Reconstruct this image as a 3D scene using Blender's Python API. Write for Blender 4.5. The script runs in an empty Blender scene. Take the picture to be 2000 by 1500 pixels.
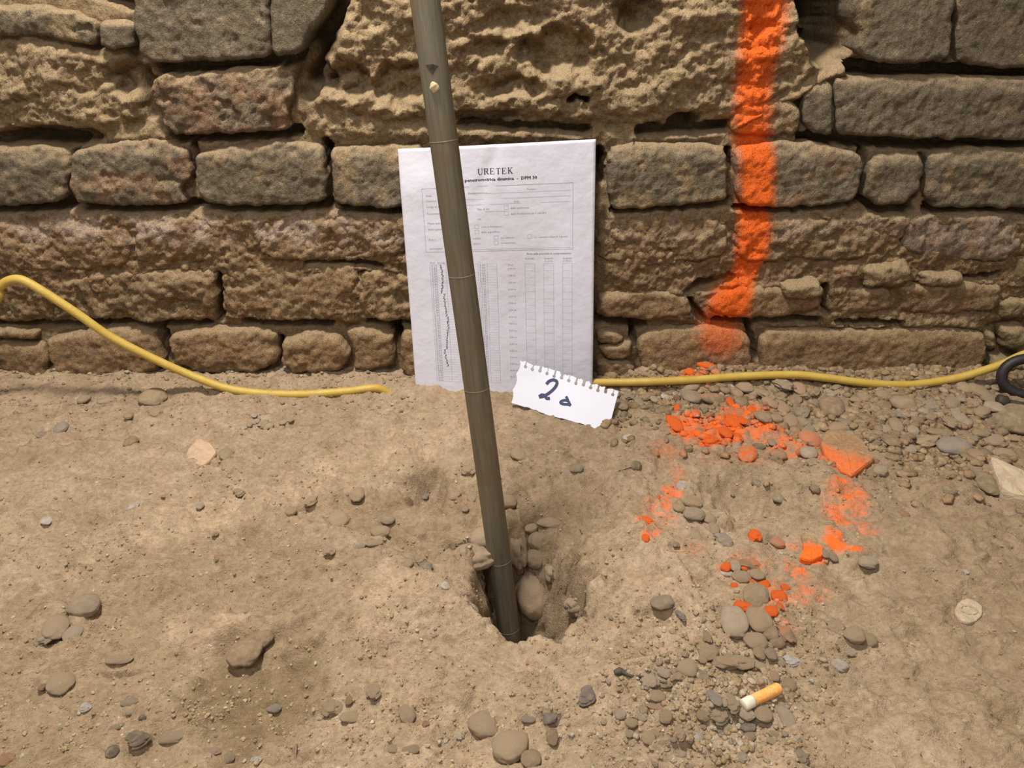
import bpy, math, random
import numpy as np
from mathutils import Vector, Matrix, noise as mnoise
PI = math.pi
random.seed(7)
rng = np.random.RandomState(11)
C = bpy.context.scene.collection
SC = bpy.context.scene

# ------------------------------------------------------------------ camera
CY, CH, F, PITCH = -0.89, 0.43, 1600.0, math.radians(26.0)
cam_d = bpy.data.cameras.new('camera'); cam = bpy.data.objects.new('camera', cam_d); C.objects.link(cam)
cam_d.sensor_fit = 'HORIZONTAL'; cam_d.sensor_width = 36.0; cam_d.lens = 36.0 * F / 2000.0
cam_d.clip_start = 0.02; cam_d.clip_end = 50
cam.location = (0, CY, CH); cam.rotation_euler = (PI / 2 - PITCH, 0, 0)
SC.camera = cam
# ------------------------------------------------------------------ light
w = bpy.data.worlds.new('world'); SC.world = w; w.use_nodes = True
w.node_tree.nodes['Background'].inputs[0].default_value = (1.0, 0.93, 0.82, 1)
w.node_tree.nodes['Background'].inputs[1].default_value = 0.42
def area(name, loc, target, size, power, col):
    d = bpy.data.lights.new(name, 'AREA'); d.shape = 'DISK'; d.size = size; d.energy = power; d.color = col
    o = bpy.data.objects.new(name, d); C.objects.link(o); o.location = loc
    o.rotation_euler = (Vector(target) - Vector(loc)).to_track_quat('-Z', 'Y').to_euler(); return o
area('work_lamp', (-0.22, -0.34, 1.25), (0.0, -0.25, 0), 0.14, 21.8, (1.0, 0.955, 0.905))
area('fill_lamp', (-0.25, -1.35, 1.25), (0, -0.1, 0.1), 0.4, 8.5, (0.97, 0.95, 1.0))
SC.view_settings.view_transform = 'Standard'; SC.view_settings.look = 'None'
SC.view_settings.gamma = 1.0; SC.view_settings.use_curve_mapping = False
SC.view_settings.exposure = 0.0

# ------------------------------------------------------------------ pixel rays
CP, SP = math.cos(PITCH), math.sin(PITCH)
def rays(px, py):
    px = np.asarray(px, float); py = np.asarray(py, float)
    u = (px - 1000) / F; v = (750 - py) / F
    return u, CP + v * SP, -SP + v * CP          # dx, dy, dz (depth 1)
def on_y(px, py, y=0.0):                         # point of the ray on a vertical plane y=const
    dx, dy, dz = rays(px, py); t = (np.asarray(y) - CY) / dy
    return dx * t, dy * t + CY, CH + dz * t
def on_z(px, py, z=0.0):
    dx, dy, dz = rays(px, py); dz = np.minimum(dz, -1e-3); t = (z - CH) / dz
    return dx * t, CY + dy * t, t
def wall_poly(p): 
    a = np.array(p, float); x, _, z = on_y(a[:, 0], a[:, 1]); return np.stack([x, z], 1)
def floor_poly(p):
    a = np.array(p, float); x, y, _ = on_z(a[:, 0], a[:, 1]); return np.stack([x, y], 1)

# ------------------------------------------------------------------ noise
_P = np.arange(256); np.random.RandomState(3).shuffle(_P); _P = np.concatenate([_P, _P, _P])
_A = np.random.RandomState(5).rand(256) * 2 * PI; _GX, _GY = np.cos(_A), np.sin(_A)
def perlin(x, y):
    xi = np.floor(x).astype(int); yi = np.floor(y).astype(int); xf = x - xi; yf = y - yi
    def g(i, j, a, b):
        h = _P[(_P[i & 255] + j) & 255]; return _GX[h] * a + _GY[h] * b
    u = xf**3 * (xf * (xf * 6 - 15) + 10); v = yf**3 * (yf * (yf * 6 - 15) + 10)
    a = g(xi, yi, xf, yf); b = g(xi + 1, yi, xf - 1, yf); c = g(xi, yi + 1, xf, yf - 1); d = g(xi + 1, yi + 1, xf - 1, yf - 1)
    return ((a + u * (b - a)) * (1 - v) + (c + u * (d - c)) * v) * 1.5
def fbm(x, y, s, octs=4, gain=0.5, seed=0.0):
    o = 0; a = 1.0; x = x / s + seed * 17.3; y = y / s + seed * 9.1
    for k in range(octs):
        o = o + a * perlin(x, y); x = x * 2.03 + 5.2; y = y * 2.03 + 1.3; a *= gain
    return o
def cells(x, y, s, seed=0):                      # worley: distance to nearest point, 0..~1, and id
    gx = x / s + seed * 7.7; gy = y / s + seed * 3.1; xi = np.floor(gx).astype(int); yi = np.floor(gy).astype(int)
    best = np.full(x.shape, 9.0); idb = np.zeros(x.shape, int)
    for i in (-1, 0, 1):
        for j in (-1, 0, 1):
            h = _P[(_P[(xi + i) & 255] + yi + j) & 255]; h2 = _P[h + 31]
            d = np.hypot(xi + i + h / 255.0 - gx, yi + j + h2 / 255.0 - gy)
            m = d < best; best = np.where(m, d, best); idb = np.where(m, h, idb)
    return best, idb / 255.0
def ss(a, b, x):
    t = np.clip((x - a) / (b - a), 0, 1); return t * t * (3 - 2 * t)
def segdist(x, y, pts):
    d = np.full(np.shape(x), 1e9)
    for (ax, ay), (bx, by) in zip(pts[:-1], pts[1:]):
        vx, vy = bx - ax, by - ay; L = vx * vx + vy * vy + 1e-12
        t = np.clip(((x - ax) * vx + (y - ay) * vy) / L, 0, 1)
        d = np.minimum(d, np.hypot(x - ax - t * vx, y - ay - t * vy))
    return d
def sdf(x, y, poly):                             # positive inside
    p = np.asarray(poly); q = np.roll(p, -1, 0)
    ins = np.zeros(x.shape, bool)
    for (ax, ay), (bx, by) in zip(p, q):
        c = ((ay > y) != (by > y)); xx = (bx - ax) * (y - ay) / (by - ay + 1e-15) + ax
        ins ^= c & (x < xx)
    d = segdist(x, y, [tuple(a) for a in p] + [tuple(p[0])])
    return np.where(ins, d, -d)
def local(X, Y, box, m):
    return (X > box[0] - m) & (X < box[2] + m) & (Y > box[1] - m) & (Y < box[3] + m)
def sdf_far(X, Y, poly, m=0.06):                 # sdf evaluated only near the polygon
    o = np.full(X.shape, -1.0); p = np.asarray(poly)
    k = local(X, Y, (p[:, 0].min(), p[:, 1].min(), p[:, 0].max(), p[:, 1].max()), m)
    if k.any(): o[k] = sdf(X[k], Y[k], p)
    return o
def seg_far(X, Y, pts, m=0.06):
    o = np.full(X.shape, 1.0); p = np.asarray(pts)
    k = local(X, Y, (p[:, 0].min(), p[:, 1].min(), p[:, 0].max(), p[:, 1].max()), m)
    if k.any(): o[k] = segdist(X[k], Y[k], [tuple(a) for a in p])
    return o

# ------------------------------------------------------------------ materials
class NT:
    def __init__(s, name):
        s.m = bpy.data.materials.new(name); s.m.use_nodes = True; s.t = s.m.node_tree; s.b = s.t.nodes['Principled BSDF']
    def n(s, typ, **kw):
        n = s.t.nodes.new(typ)
        for k, v in kw.items(): setattr(n, k, v)
        return n
    def l(s, a, b): s.t.links.new(a, b)
    def noise(s, scale, detail=4, rough=0.6, vec=None):
        n = s.n('ShaderNodeTexNoise'); n.inputs['Scale'].default_value = scale; n.inputs['Detail'].default_value = detail
        n.inputs['Roughness'].default_value = rough
        if vec is None: vec = s.pos()
        s.l(vec, n.inputs['Vector']); return n.outputs['Fac']
    def pos(s):
        return s.n('ShaderNodeNewGeometry').outputs['Position']
    def ramp(s, f, a, b, c0=(0, 0, 0, 1), c1=(1, 1, 1, 1)):
        r = s.n('ShaderNodeValToRGB'); r.color_ramp.elements[0].position = a; r.color_ramp.elements[1].position = b
        r.color_ramp.elements[0].color = c0; r.color_ramp.elements[1].color = c1; s.l(f, r.inputs[0]); return r.outputs[0]
    def mix(s, f, a, b, mode='MIX'):
        m = s.n('ShaderNodeMix', data_type='RGBA', blend_type=mode)
        for sock, v in ((m.inputs[0], f), (m.inputs[6], a), (m.inputs[7], b)):
            if isinstance(v, bpy.types.NodeSocket): s.l(v, sock)
            else: sock.default_value = v
        return m.outputs[2]
    def math(s, op, a, b=0.0, clamp=False):
        m = s.n('ShaderNodeMath', operation=op, use_clamp=clamp)
        for sock, v in ((m.inputs[0], a), (m.inputs[1], b)):
            if isinstance(v, bpy.types.NodeSocket): s.l(v, sock)
            else: sock.default_value = v
        return m.outputs[0]
    def bump(s, h, dist, strength=1.0, prev=None):
        b = s.n('ShaderNodeBump'); b.inputs['Distance'].default_value = dist; b.inputs['Strength'].default_value = strength
        s.l(h, b.inputs['Height'])
        if prev is not None: s.l(prev, b.inputs['Normal'])
        return b.outputs[0]
    def out(s, col=None, rough=0.9, nrm=None, spec=0.15):
        if col is not None:
            if isinstance(col, bpy.types.NodeSocket): s.l(col, s.b.inputs['Base Color'])
            else: s.b.inputs['Base Color'].default_value = col
        if isinstance(rough, bpy.types.NodeSocket): s.l(rough, s.b.inputs['Roughness'])
        else: s.b.inputs['Roughness'].default_value = rough
        s.b.inputs['Specular IOR Level'].default_value = spec
        if nrm is not None: s.l(nrm, s.b.inputs['Normal'])
        return s.m
ORANGE = (0.95, 0.17, 0.028, 1)
def earth_mat(name, fine, dust=None, bump=0.0012, speck=0.5, lo=(0.70, 0.68, 0.64, 1), hi=(1.26, 1.27, 1.28, 1)):
    m = NT(name)
    col = m.n('ShaderNodeAttribute', attribute_name='col').outputs['Color']
    pa = m.n('ShaderNodeAttribute', attribute_name='paint').outputs['Fac']
    n1 = m.noise(fine, 5, 0.7); n2 = m.noise(fine * 0.22, 4, 0.6); n3 = m.noise(fine * 3.5, 3, 0.7)
    v = m.ramp(n1, 0.28, 0.72, lo, hi)
    c = m.mix(1.0, col, v, 'MULTIPLY')
    v2 = m.ramp(n2, 0.3, 0.7, (0.80, 0.77, 0.70, 1), (1.14, 1.13, 1.12, 1))
    c = m.mix(1.0, c, v2, 'MULTIPLY')
    # pale sand grains and darker grit
    g = m.ramp(n3, 0.64, 0.72); c = m.mix(m.math('MULTIPLY', g, speck), c, (0.74, 0.64, 0.48, 1))
    g2 = m.ramp(n3, 0.34, 0.28); c = m.mix(m.math('MULTIPLY', g2, speck * 0.7), c, (0.16, 0.12, 0.07, 1))
    if dust:
        nz = m.n('ShaderNodeSeparateXYZ'); m.l(m.n('ShaderNodeNewGeometry').outputs['Normal'], nz.inputs[0])
        f = m.ramp(nz.outputs[2], 0.25, 0.8); f = m.math('MULTIPLY', f, 0.75)
        c = m.mix(f, c, dust)
    # spray paint settles unevenly
    pn = m.math('ADD', pa, m.math('MULTIPLY', m.math('SUBTRACT', n1, 0.5), 0.9))
    pn = m.math('ADD', pn, m.math('MULTIPLY', m.math('SUBTRACT', n3, 0.5), 0.7))
    pf = m.ramp(pn, 0.12, 0.78)
    pf = m.math('MULTIPLY', pf, m.math('MULTIPLY', pa, 12.0, clamp=True), clamp=True)
    c = m.mix(pf, c, ORANGE)
    h = m.math('ADD', m.math('MULTIPLY', n1, 0.7), m.math('MULTIPLY', n3, 0.45))
    nb = None
    if dust:
        n5 = m.noise(95, 5, 0.75); nb = m.bump(n5, 0.009, 0.8)
    return m.out(c, 0.95, m.bump(h, bump, 1.0, nb), 0.1)
M_WALL = earth_mat('masonry', 210, (0.50, 0.36, 0.205, 1), 0.0045, 0.45, (0.48, 0.46, 0.42, 1), (1.45, 1.44, 1.42, 1))
M_FLOOR = earth_mat('dry_soil', 240, None, 0.0030, 0.42)
def stone_mat():
    m = NT('stone')
    oi = m.n('ShaderNodeObjectInfo'); tc = m.n('ShaderNodeTexCoord').outputs['Object']
    n1 = m.noise(90, 5, 0.65, tc); n2 = m.noise(450, 3, 0.6, m.pos()); n3 = m.noise(160, 3, 0.6, m.pos())
    c = m.mix(1.0, oi.outputs['Color'], m.ramp(n1, 0.3, 0.7, (0.78, 0.76, 0.73, 1), (1.16, 1.16, 1.16, 1)), 'MULTIPLY')
    d = m.ramp(n3, 0.42, 0.62); d = m.math('ADD', m.math('MULTIPLY', d, 0.45), 0.32); c = m.mix(d, c, (0.475, 0.35, 0.225, 1))   # dust film
    c = m.mix(m.math('MULTIPLY', m.ramp(n2, 0.62, 0.72), 0.3), c, (0.7, 0.62, 0.5, 1))
    pn = m.math('ADD', m.math('MULTIPLY', oi.outputs['Alpha'], 1.0), m.math('MULTIPLY', m.math('SUBTRACT', n3, 0.5), 0.9))
    pf = m.math('MULTIPLY', m.ramp(pn, 0.3, 0.6), m.math('MULTIPLY', oi.outputs['Alpha'], 8.0, clamp=True))
    c = m.mix(pf, c, ORANGE)
    return m.out(c, 0.82, m.bump(m.math('ADD', n2, n1), 0.0009), 0.2)
M_STONE = stone_mat()
def simple(name, col, rough=0.6, metal=0.0, spec=0.4, nscale=None, var=0.15, bump=0.0003):
    m = NT(name); c = col; nr = None
    if nscale:
        n = m.noise(nscale, 4, 0.6); lo = tuple(k * (1 - var) for k in col[:3]) + (1,); hi = tuple(min(1, k * (1 + var)) for k in col[:3]) + (1,)
        c = m.ramp(n, 0.3, 0.7, lo, hi); nr = m.bump(n, bump)
    m.b.inputs['Metallic'].default_value = metal
    return m.out(c, rough, nr, spec)
M_INK = simple('ink', (0.05, 0.05, 0.09, 1), 0.7)
M_GREY_INK = simple('grey_print', (0.25, 0.24, 0.32, 1), 0.8)
M_PEN = simple('pen_ink', (0.012, 0.015, 0.07, 1), 0.6)
M_CREASE = None

# ------------------------------------------------------------------ mesh helpers
def mesh_np(name, V, Fq, mat, parent=None, col=None, paint=None, smooth=True, link=True):
    me = bpy.data.meshes.new(name); V = np.asarray(V, np.float32); Fq = np.asarray(Fq, np.int32)
    me.vertices.add(len(V)); me.vertices.foreach_set('co', V.ravel())
    k = Fq.shape[1]; me.loops.add(Fq.size); me.loops.foreach_set('vertex_index', Fq.ravel())
    me.polygons.add(len(Fq)); me.polygons.foreach_set('loop_start', np.arange(len(Fq), dtype=np.int32) * k)
    me.polygons.foreach_set('use_smooth', np.full(len(Fq), smooth))
    me.update(calc_edges=True); me.validate()
    if col is not None:
        a = me.attributes.new('col', 'FLOAT_COLOR', 'POINT'); cc = np.ones((len(V), 4), np.float32); cc[:, :3] = col; a.data.foreach_set('color', cc.ravel())
    if paint is not None:
        a = me.attributes.new('paint', 'FLOAT', 'POINT'); a.data.foreach_set('value', np.asarray(paint, np.float32))
    me.materials.append(mat)
    o = bpy.data.objects.new(name, me)
    if link: C.objects.link(o)
    if parent is not None: o.parent = parent
    return o
def mesh_py(name, V, Fs, mat, parent=None, smooth=False):
    me = bpy.data.meshes.new(name); me.from_pydata([tuple(v) for v in V], [], Fs); me.validate()
    me.polygons.foreach_set('use_smooth', [smooth] * len(me.polygons)); me.materials.append(mat)
    o = bpy.data.objects.new(name, me); C.objects.link(o)
    if parent is not None: o.parent = parent
    return o
def tag(o, label, cat, group=None):
    o['label'] = label; o['category'] = cat
    if group: o['group'] = group
    return o
def empty(name, loc, label, cat, group=None):
    o = bpy.data.objects.new(name, None); C.objects.link(o); o.location = loc; o.empty_display_size = 0.02
    return tag(o, label, cat, group)
def tube(points, rad, n=12, cap=True):
    P = [Vector(p) for p in points]; V = []; Fs = []; up = Vector((0, 0, 1)); prev = None
    for i, p in enumerate(P):
        t = (P[min(i + 1, len(P) - 1)] - P[max(i - 1, 0)]).normalized()
        if prev is None: a = t.cross(up if abs(t.z) < 0.9 else Vector((1, 0, 0))).normalized()
        else: a = (prev - t * prev.dot(t)).normalized()
        prev = a; b = t.cross(a); r = rad[i] if hasattr(rad, '__len__') else rad
        for k in range(n):
            an = 2 * PI * k / n; V.append(p + a * math.cos(an) * r + b * math.sin(an) * r)
    for i in range(len(P) - 1):
        for k in range(n):
            Fs.append((i * n + k, i * n + (k + 1) % n, (i + 1) * n + (k + 1) % n, (i + 1) * n + k))
    if cap: Fs.append(tuple(range(n))[::-1]); Fs.append(tuple(range((len(P) - 1) * n, len(P) * n)))
    return V, Fs
def smooth_path(pts, sub=8):
    P = np.array(pts, float); out = []
    for i in range(len(P) - 1):
        p0 = P[max(i - 1, 0)]; p1 = P[i]; p2 = P[i + 1]; p3 = P[min(i + 2, len(P) - 1)]
        for k in range(sub):
            t = k / sub
            out.append(0.5 * ((2 * p1) + (-p0 + p2) * t + (2 * p0 - 5 * p1 + 4 * p2 - p3) * t * t + (-p0 + 3 * p1 - 3 * p2 + p3) * t**3))
    out.append(P[-1]); return out

# ------------------------------------------------------------------ colours (albedo)
SAND = np.array((0.475, 0.350, 0.236)); DSAND = np.array((0.285, 0.20, 0.115))
GREYB = np.array((0.185, 0.155, 0.113)); PINKB = np.array((0.40, 0.245, 0.155)); BROWNB = np.array((0.34, 0.215, 0.115))
MORT = np.array((0.44, 0.32, 0.185)); LIME = np.array((0.52, 0.40, 0.33)); OLIVE = np.array((0.25, 0.20, 0.10))

# ------------------------------------------------------------------ orange paint stripe on the wall (metres, wall plane)
STRIPE = wall_poly([(1498, -60), (1492, 40), (1478, 130), (1470, 230), (1478, 320), (1476, 420), (1468, 500), (1452, 550), (1425, 595), (1408, 650), (1395, 700)])
SW = [40, 38, 34, 34, 32, 32, 30, 26, 40, 52, 40]; SI = [1.1, 1.0, .9, .8, .95, 1.0, .95, .85, 1.05, .5, .12]
def wall_paint(x, z):
    out = np.zeros(np.shape(x))
    w = np.array(SW) * 0.84 / F
    for i in range(len(STRIPE) - 1):
        ax, az = STRIPE[i]; bx, bz = STRIPE[i + 1]; vx, vz = bx - ax, bz - az
        t = np.clip(((x - ax) * vx + (z - az) * vz) / (vx * vx + vz * vz), 0, 1)
        d = np.hypot(x - ax - t * vx, z - az - t * vz); ww = w[i] * (1 - t) + w[i + 1] * t; I = SI[i] * (1 - t) + SI[i + 1] * t
        out = np.maximum(out, I * (1 - ss(0.35, 1.7, d / ww)))
    return out

# ================================================================== THE WALL
# rough mortar masses: polygon, raise (m), roughness (m), colour, pinkness
MASSES = [
 ([(-60,70),(90,72),(180,92),(250,112),(285,170),(290,230),(200,262),(150,272),(60,262),(-60,262)], -0.002, 0.012, MORT),
 ([(645,70),(700,-70),(1560,-70),(1590,40),(1635,110),(1560,190),(1430,235),(1330,232),(1250,245),(1100,243),(900,238),(700,240),(600,215),(625,130)], -0.001, 0.0125, MORT),
 ([(575,215),(640,200),(760,235),(1000,250),(1170,262),(1170,285),(640,282),(600,262)], -0.004, 0.006, MORT),
 ([(1180,258),(1430,255),(1430,280),(1185,288)], -0.004, 0.004, MORT),
 ([(200,262),(290,240),(330,262),(380,285),(300,285),(140,292)], -0.004, 0.005, MORT),
 ([(-60,405),(820,405),(820,640),(-60,640)], -0.0035, 0.0065, BROWNB * 0.95),
 ([(1165,408),(2060,408),(2060,560),(1960,640),(1165,640)], -0.0035, 0.0065, BROWNB * 0.95),
 ([(1425,245),(1590,155),(1655,122),(1662,150),(1600,175),(1440,262)], 0.008, 0.009, MORT * 1.1),
 ([(1560,380),(1700,395),(1830,400),(1830,418),(1560,415)], -0.003, 0.003, MORT),
 ([(1500,395),(1500,440),(1180,440),(1180,405)], -0.003, 0.005, MORT),
 ([(1490,615),(1940,610),(1930,655),(1500,648)], 0.001, 0.005, MORT),
]
GAPS = [ ([(1600,-70),(1612,20),(1628,84)],34,.10), # polyline px, half width px, depth m
 ([(285,128),(400,124),(530,112),(600,108)],13,.05), ([(664,-60),(655,0),(630,55),(600,112)],17,.07), ([(600,100),(590,150),(600,180)],15,.035),
 ([(180,-20),(258,6)],12,.05), ([(335,270),(440,266),(575,258)],9,.05), ([(-60,278),(60,276),(130,282)],9,.04), ([(255,90),(285,170),(293,215)],16,.025),
 ([(371,285),(378,330),(372,345)],4,.05), ([(634,282),(642,320),(650,350)],6,.05), ([(640,350),(640,395)],4,.03), ([(1172,300),(1173,357)],8,.06), ([(1425,298),(1428,335)],6,.05),
 ([(1428,335),(1425,395)],5,.02),([(1692,300),(1685,330),(1675,375)],6,.05), ([(1808,310),(1806,345)],4,.02), ([(1803,360),(1785,392),(1760,408)],7,.05),
 ([(136,292),(134,345),(145,395)],4,.03),([(-60,408),(60,407),(130,398)],8,.05), ([(150,404),(250,408),(372,405)],7,.05), ([(385,404),(500,409),(636,404)],6,.05),
 ([(655,408),(720,412),(800,415)],7,.05), ([(1195,414),(1300,408),(1425,398)],4,.04), ([(1445,408),(1560,410),(1665,398)],5,.04),
 ([(1680,390),(1720,412),(1780,412)],6,.05), ([(1815,410),(1900,412),(2060,414)],6,.05), ([(1674,132),(1760,140),(1865,142),(2060,145)],11,.07),
 ([(1580,272),(1700,278),(1880,284),(2060,288)],10,.06), ([(1255,258),(1320,258),(1420,250)],8,.05), ([(1325,243),(1350,240)],13,.06), ([(900,244),(1000,250),(1100,252),(1150,258)],5,.04),
 ([(1862,-40),(1860,60),(1862,120)],5,.03), ([(1112,196),(1125,188),(1145,196)],3,.03), ([(1567,200),(1568,262)],4,.02),
 ([(-60,636),(100,640),(200,642)],5,.04), ([(170,632),(280,638),(400,636)],6,.05), ([(480,632),(560,636),(640,638)],7,.05), ([(720,634),(810,634)],5,.05),
 ([(316,655),(325,690),(334,708)],6,.06), ([(546,668),(546,705)],3,.05), ([(772,642),(776,672)],7,.06), ([(88,690),(96,725)],4,.03),
 ([(1165,628),(1215,632),(1250,640)],11,.055), ([(1238,645),(1238,680)],5,.05),([(1400,628),(1460,632),(1520,628),(1600,628)],6,.055), ([(1468,640),(1474,705)],5,.04),
 ([(1640,630),(1760,632)],4,.05), ([(100,728),(160,742),(220,742),(285,735)],7,.05), ([(1345,590),(1362,615),(1375,628)],5,.03), ([(1612,560),(1614,612)],4,.04),
 ([(600,515),(640,520),(700,515),(740,525)],5,.03), ([(425,540),(427,600)],4,.03), ([(430,612),(426,628)],5,.05), ([(1350,570),(1400,550),(1430,545)],7,.02),([(1790,560),(1880,548),(1950,540)],5,.03),
 ([(1800,440),(1900,500),(1960,505)],6,.02),([(1895,700),(1860,702),(1915,694)],2,.012),
]
HOLLOWS = [ # ellipses px: cx, cy, rx, ry, depth
 (680,160,45,34,.028), (775,165,52,40,.024), (1095,100,72,46,.030), (1245,22,45,38,.035), (1010,170,70,20,.018), (935,228,70,12,.016), (950,90,40,18,.010),
 (240,155,46,30,.030), (90,268,110,20,.028), (620,150,26,30,.03), (200,85,70,12,.012), (1620,20,50,66,.075), (1640,90,26,20,.07), (1480,60,18,12,.006), (1010,40,60,22,.008),
 (560,595,20,12,.01), (1330,475,40,22,.013), (1375,560,30,16,.015), (1810,470,60,18,.012), (730,540,50,10,.01), (180,590,30,24,.012),(280,600,40,14,.012),(780,400,30,10,.01),
]
def axis(lo, hi, f0, f1, fine, coarse):
    a = np.arange(f0, f1, fine); l = np.arange(f0 - coarse, lo - coarse, -coarse)[::-1]; r = np.arange(f1, hi + coarse, coarse); return np.concatenate([l, a, r])
def lime(x, z):
    z0 = float(on_y(1000, 447)[2])
    return 0.95 * np.exp(-np.abs((z - z0) / 0.017)**3) * ss(-0.35, 0.3, fbm(x, z, 0.03, 3, seed=21)) * (1 - 0.6 * ss(0.0, 0.1, x))
def wall_field(X, Z):
    h = -0.013 + 0.0035 * fbm(X, Z, 0.03, 4)
    col = np.empty(X.shape + (3,)); col[:] = MORT * 0.92
    for i, (pg, up, ro, c) in enumerate(MASSES):
        d = sdf_far(X, Z, wall_poly(pg), 0.03); k = ss(-0.004, 0.014, d + 0.004 * fbm(X, Z, 0.02, 2, seed=i))
        big = fbm(X, Z * 1.5, 0.06, 5, 0.55, seed=i + 1); cd, _ = cells(X + 0.004 * fbm(X, Z, .02, 2), Z, 0.012, i + 1)
        hh = up + ro * big * 0.8 + ro * 0.38 * (0.5 - cd) + 0.0026 * fbm(X, Z, 0.008, 3, 0.7, seed=3)
        h = h * (1 - k) + hh * k
        col = col * (1 - k[..., None]) + c * k[..., None]
    for g, hw, dep in GAPS:
        p = wall_poly(g); d = seg_far(X, Z, p, 0.03); r = hw * 0.9 / F
        d = d + 0.0022 * fbm(X, Z, 0.012, 3, seed=4)
        k = 1 - ss(r * 0.7, r * 1.35 + 0.0015, d)
        h = h * (1 - k) + (-dep + 0.003 * fbm(X, Z, 0.02, 2)) * k
    for cx, cy, rx, ry, dep in HOLLOWS:
        x, _, z = on_y(cx, cy); s = 0.9 / F
        q = np.hypot((X - x) / (rx * s), (Z - z) / (ry * s)) + 0.28 * fbm(X, Z, 0.022, 3, seed=cx)
        h = h - dep * (1 - ss(0.55, 1.12, q))
    n = fbm(X, Z, 0.05, 4, seed=8); col = col * (1 + 0.16 * n)[..., None]
    pk = ss(0.15, 0.6, fbm(X, Z, 0.025, 3, seed=12)); col = col * (1 - 0.45 * pk[..., None]) + np.array((0.40, 0.25, 0.16)) * 0.45 * pk[..., None]
    # pale lime bloom along the middle course
    x0, _, z0 = on_y(1000, 447)
    lb = lime(X, Z); col = col * (1 - lb[..., None]) + LIME * 1.25 * lb[..., None]
    return h, col
gx = axis(-1.3, 1.3, -0.62, 0.62, 0.0021, 0.02); gz = axis(-0.12, 0.8, -0.03, 0.44, 0.0021, 0.02)
def grid_faces(ny, nx):
    i = np.arange(ny * nx).reshape(ny, nx); return np.stack([i[:-1, :-1].ravel(), i[:-1, 1:].ravel(), i[1:, 1:].ravel(), i[1:, :-1].ravel()], 1)
X, Z = np.meshgrid(gx, gz); H, COL = wall_field(X, Z)
wall = mesh_np('wall_back', np.stack([X, -H, Z], -1).reshape(-1, 3), grid_faces(len(gz), len(gx)), M_WALL, None, COL.reshape(-1, 3), wall_paint(X, Z).ravel())
wall['kind'] = 'structure'

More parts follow.
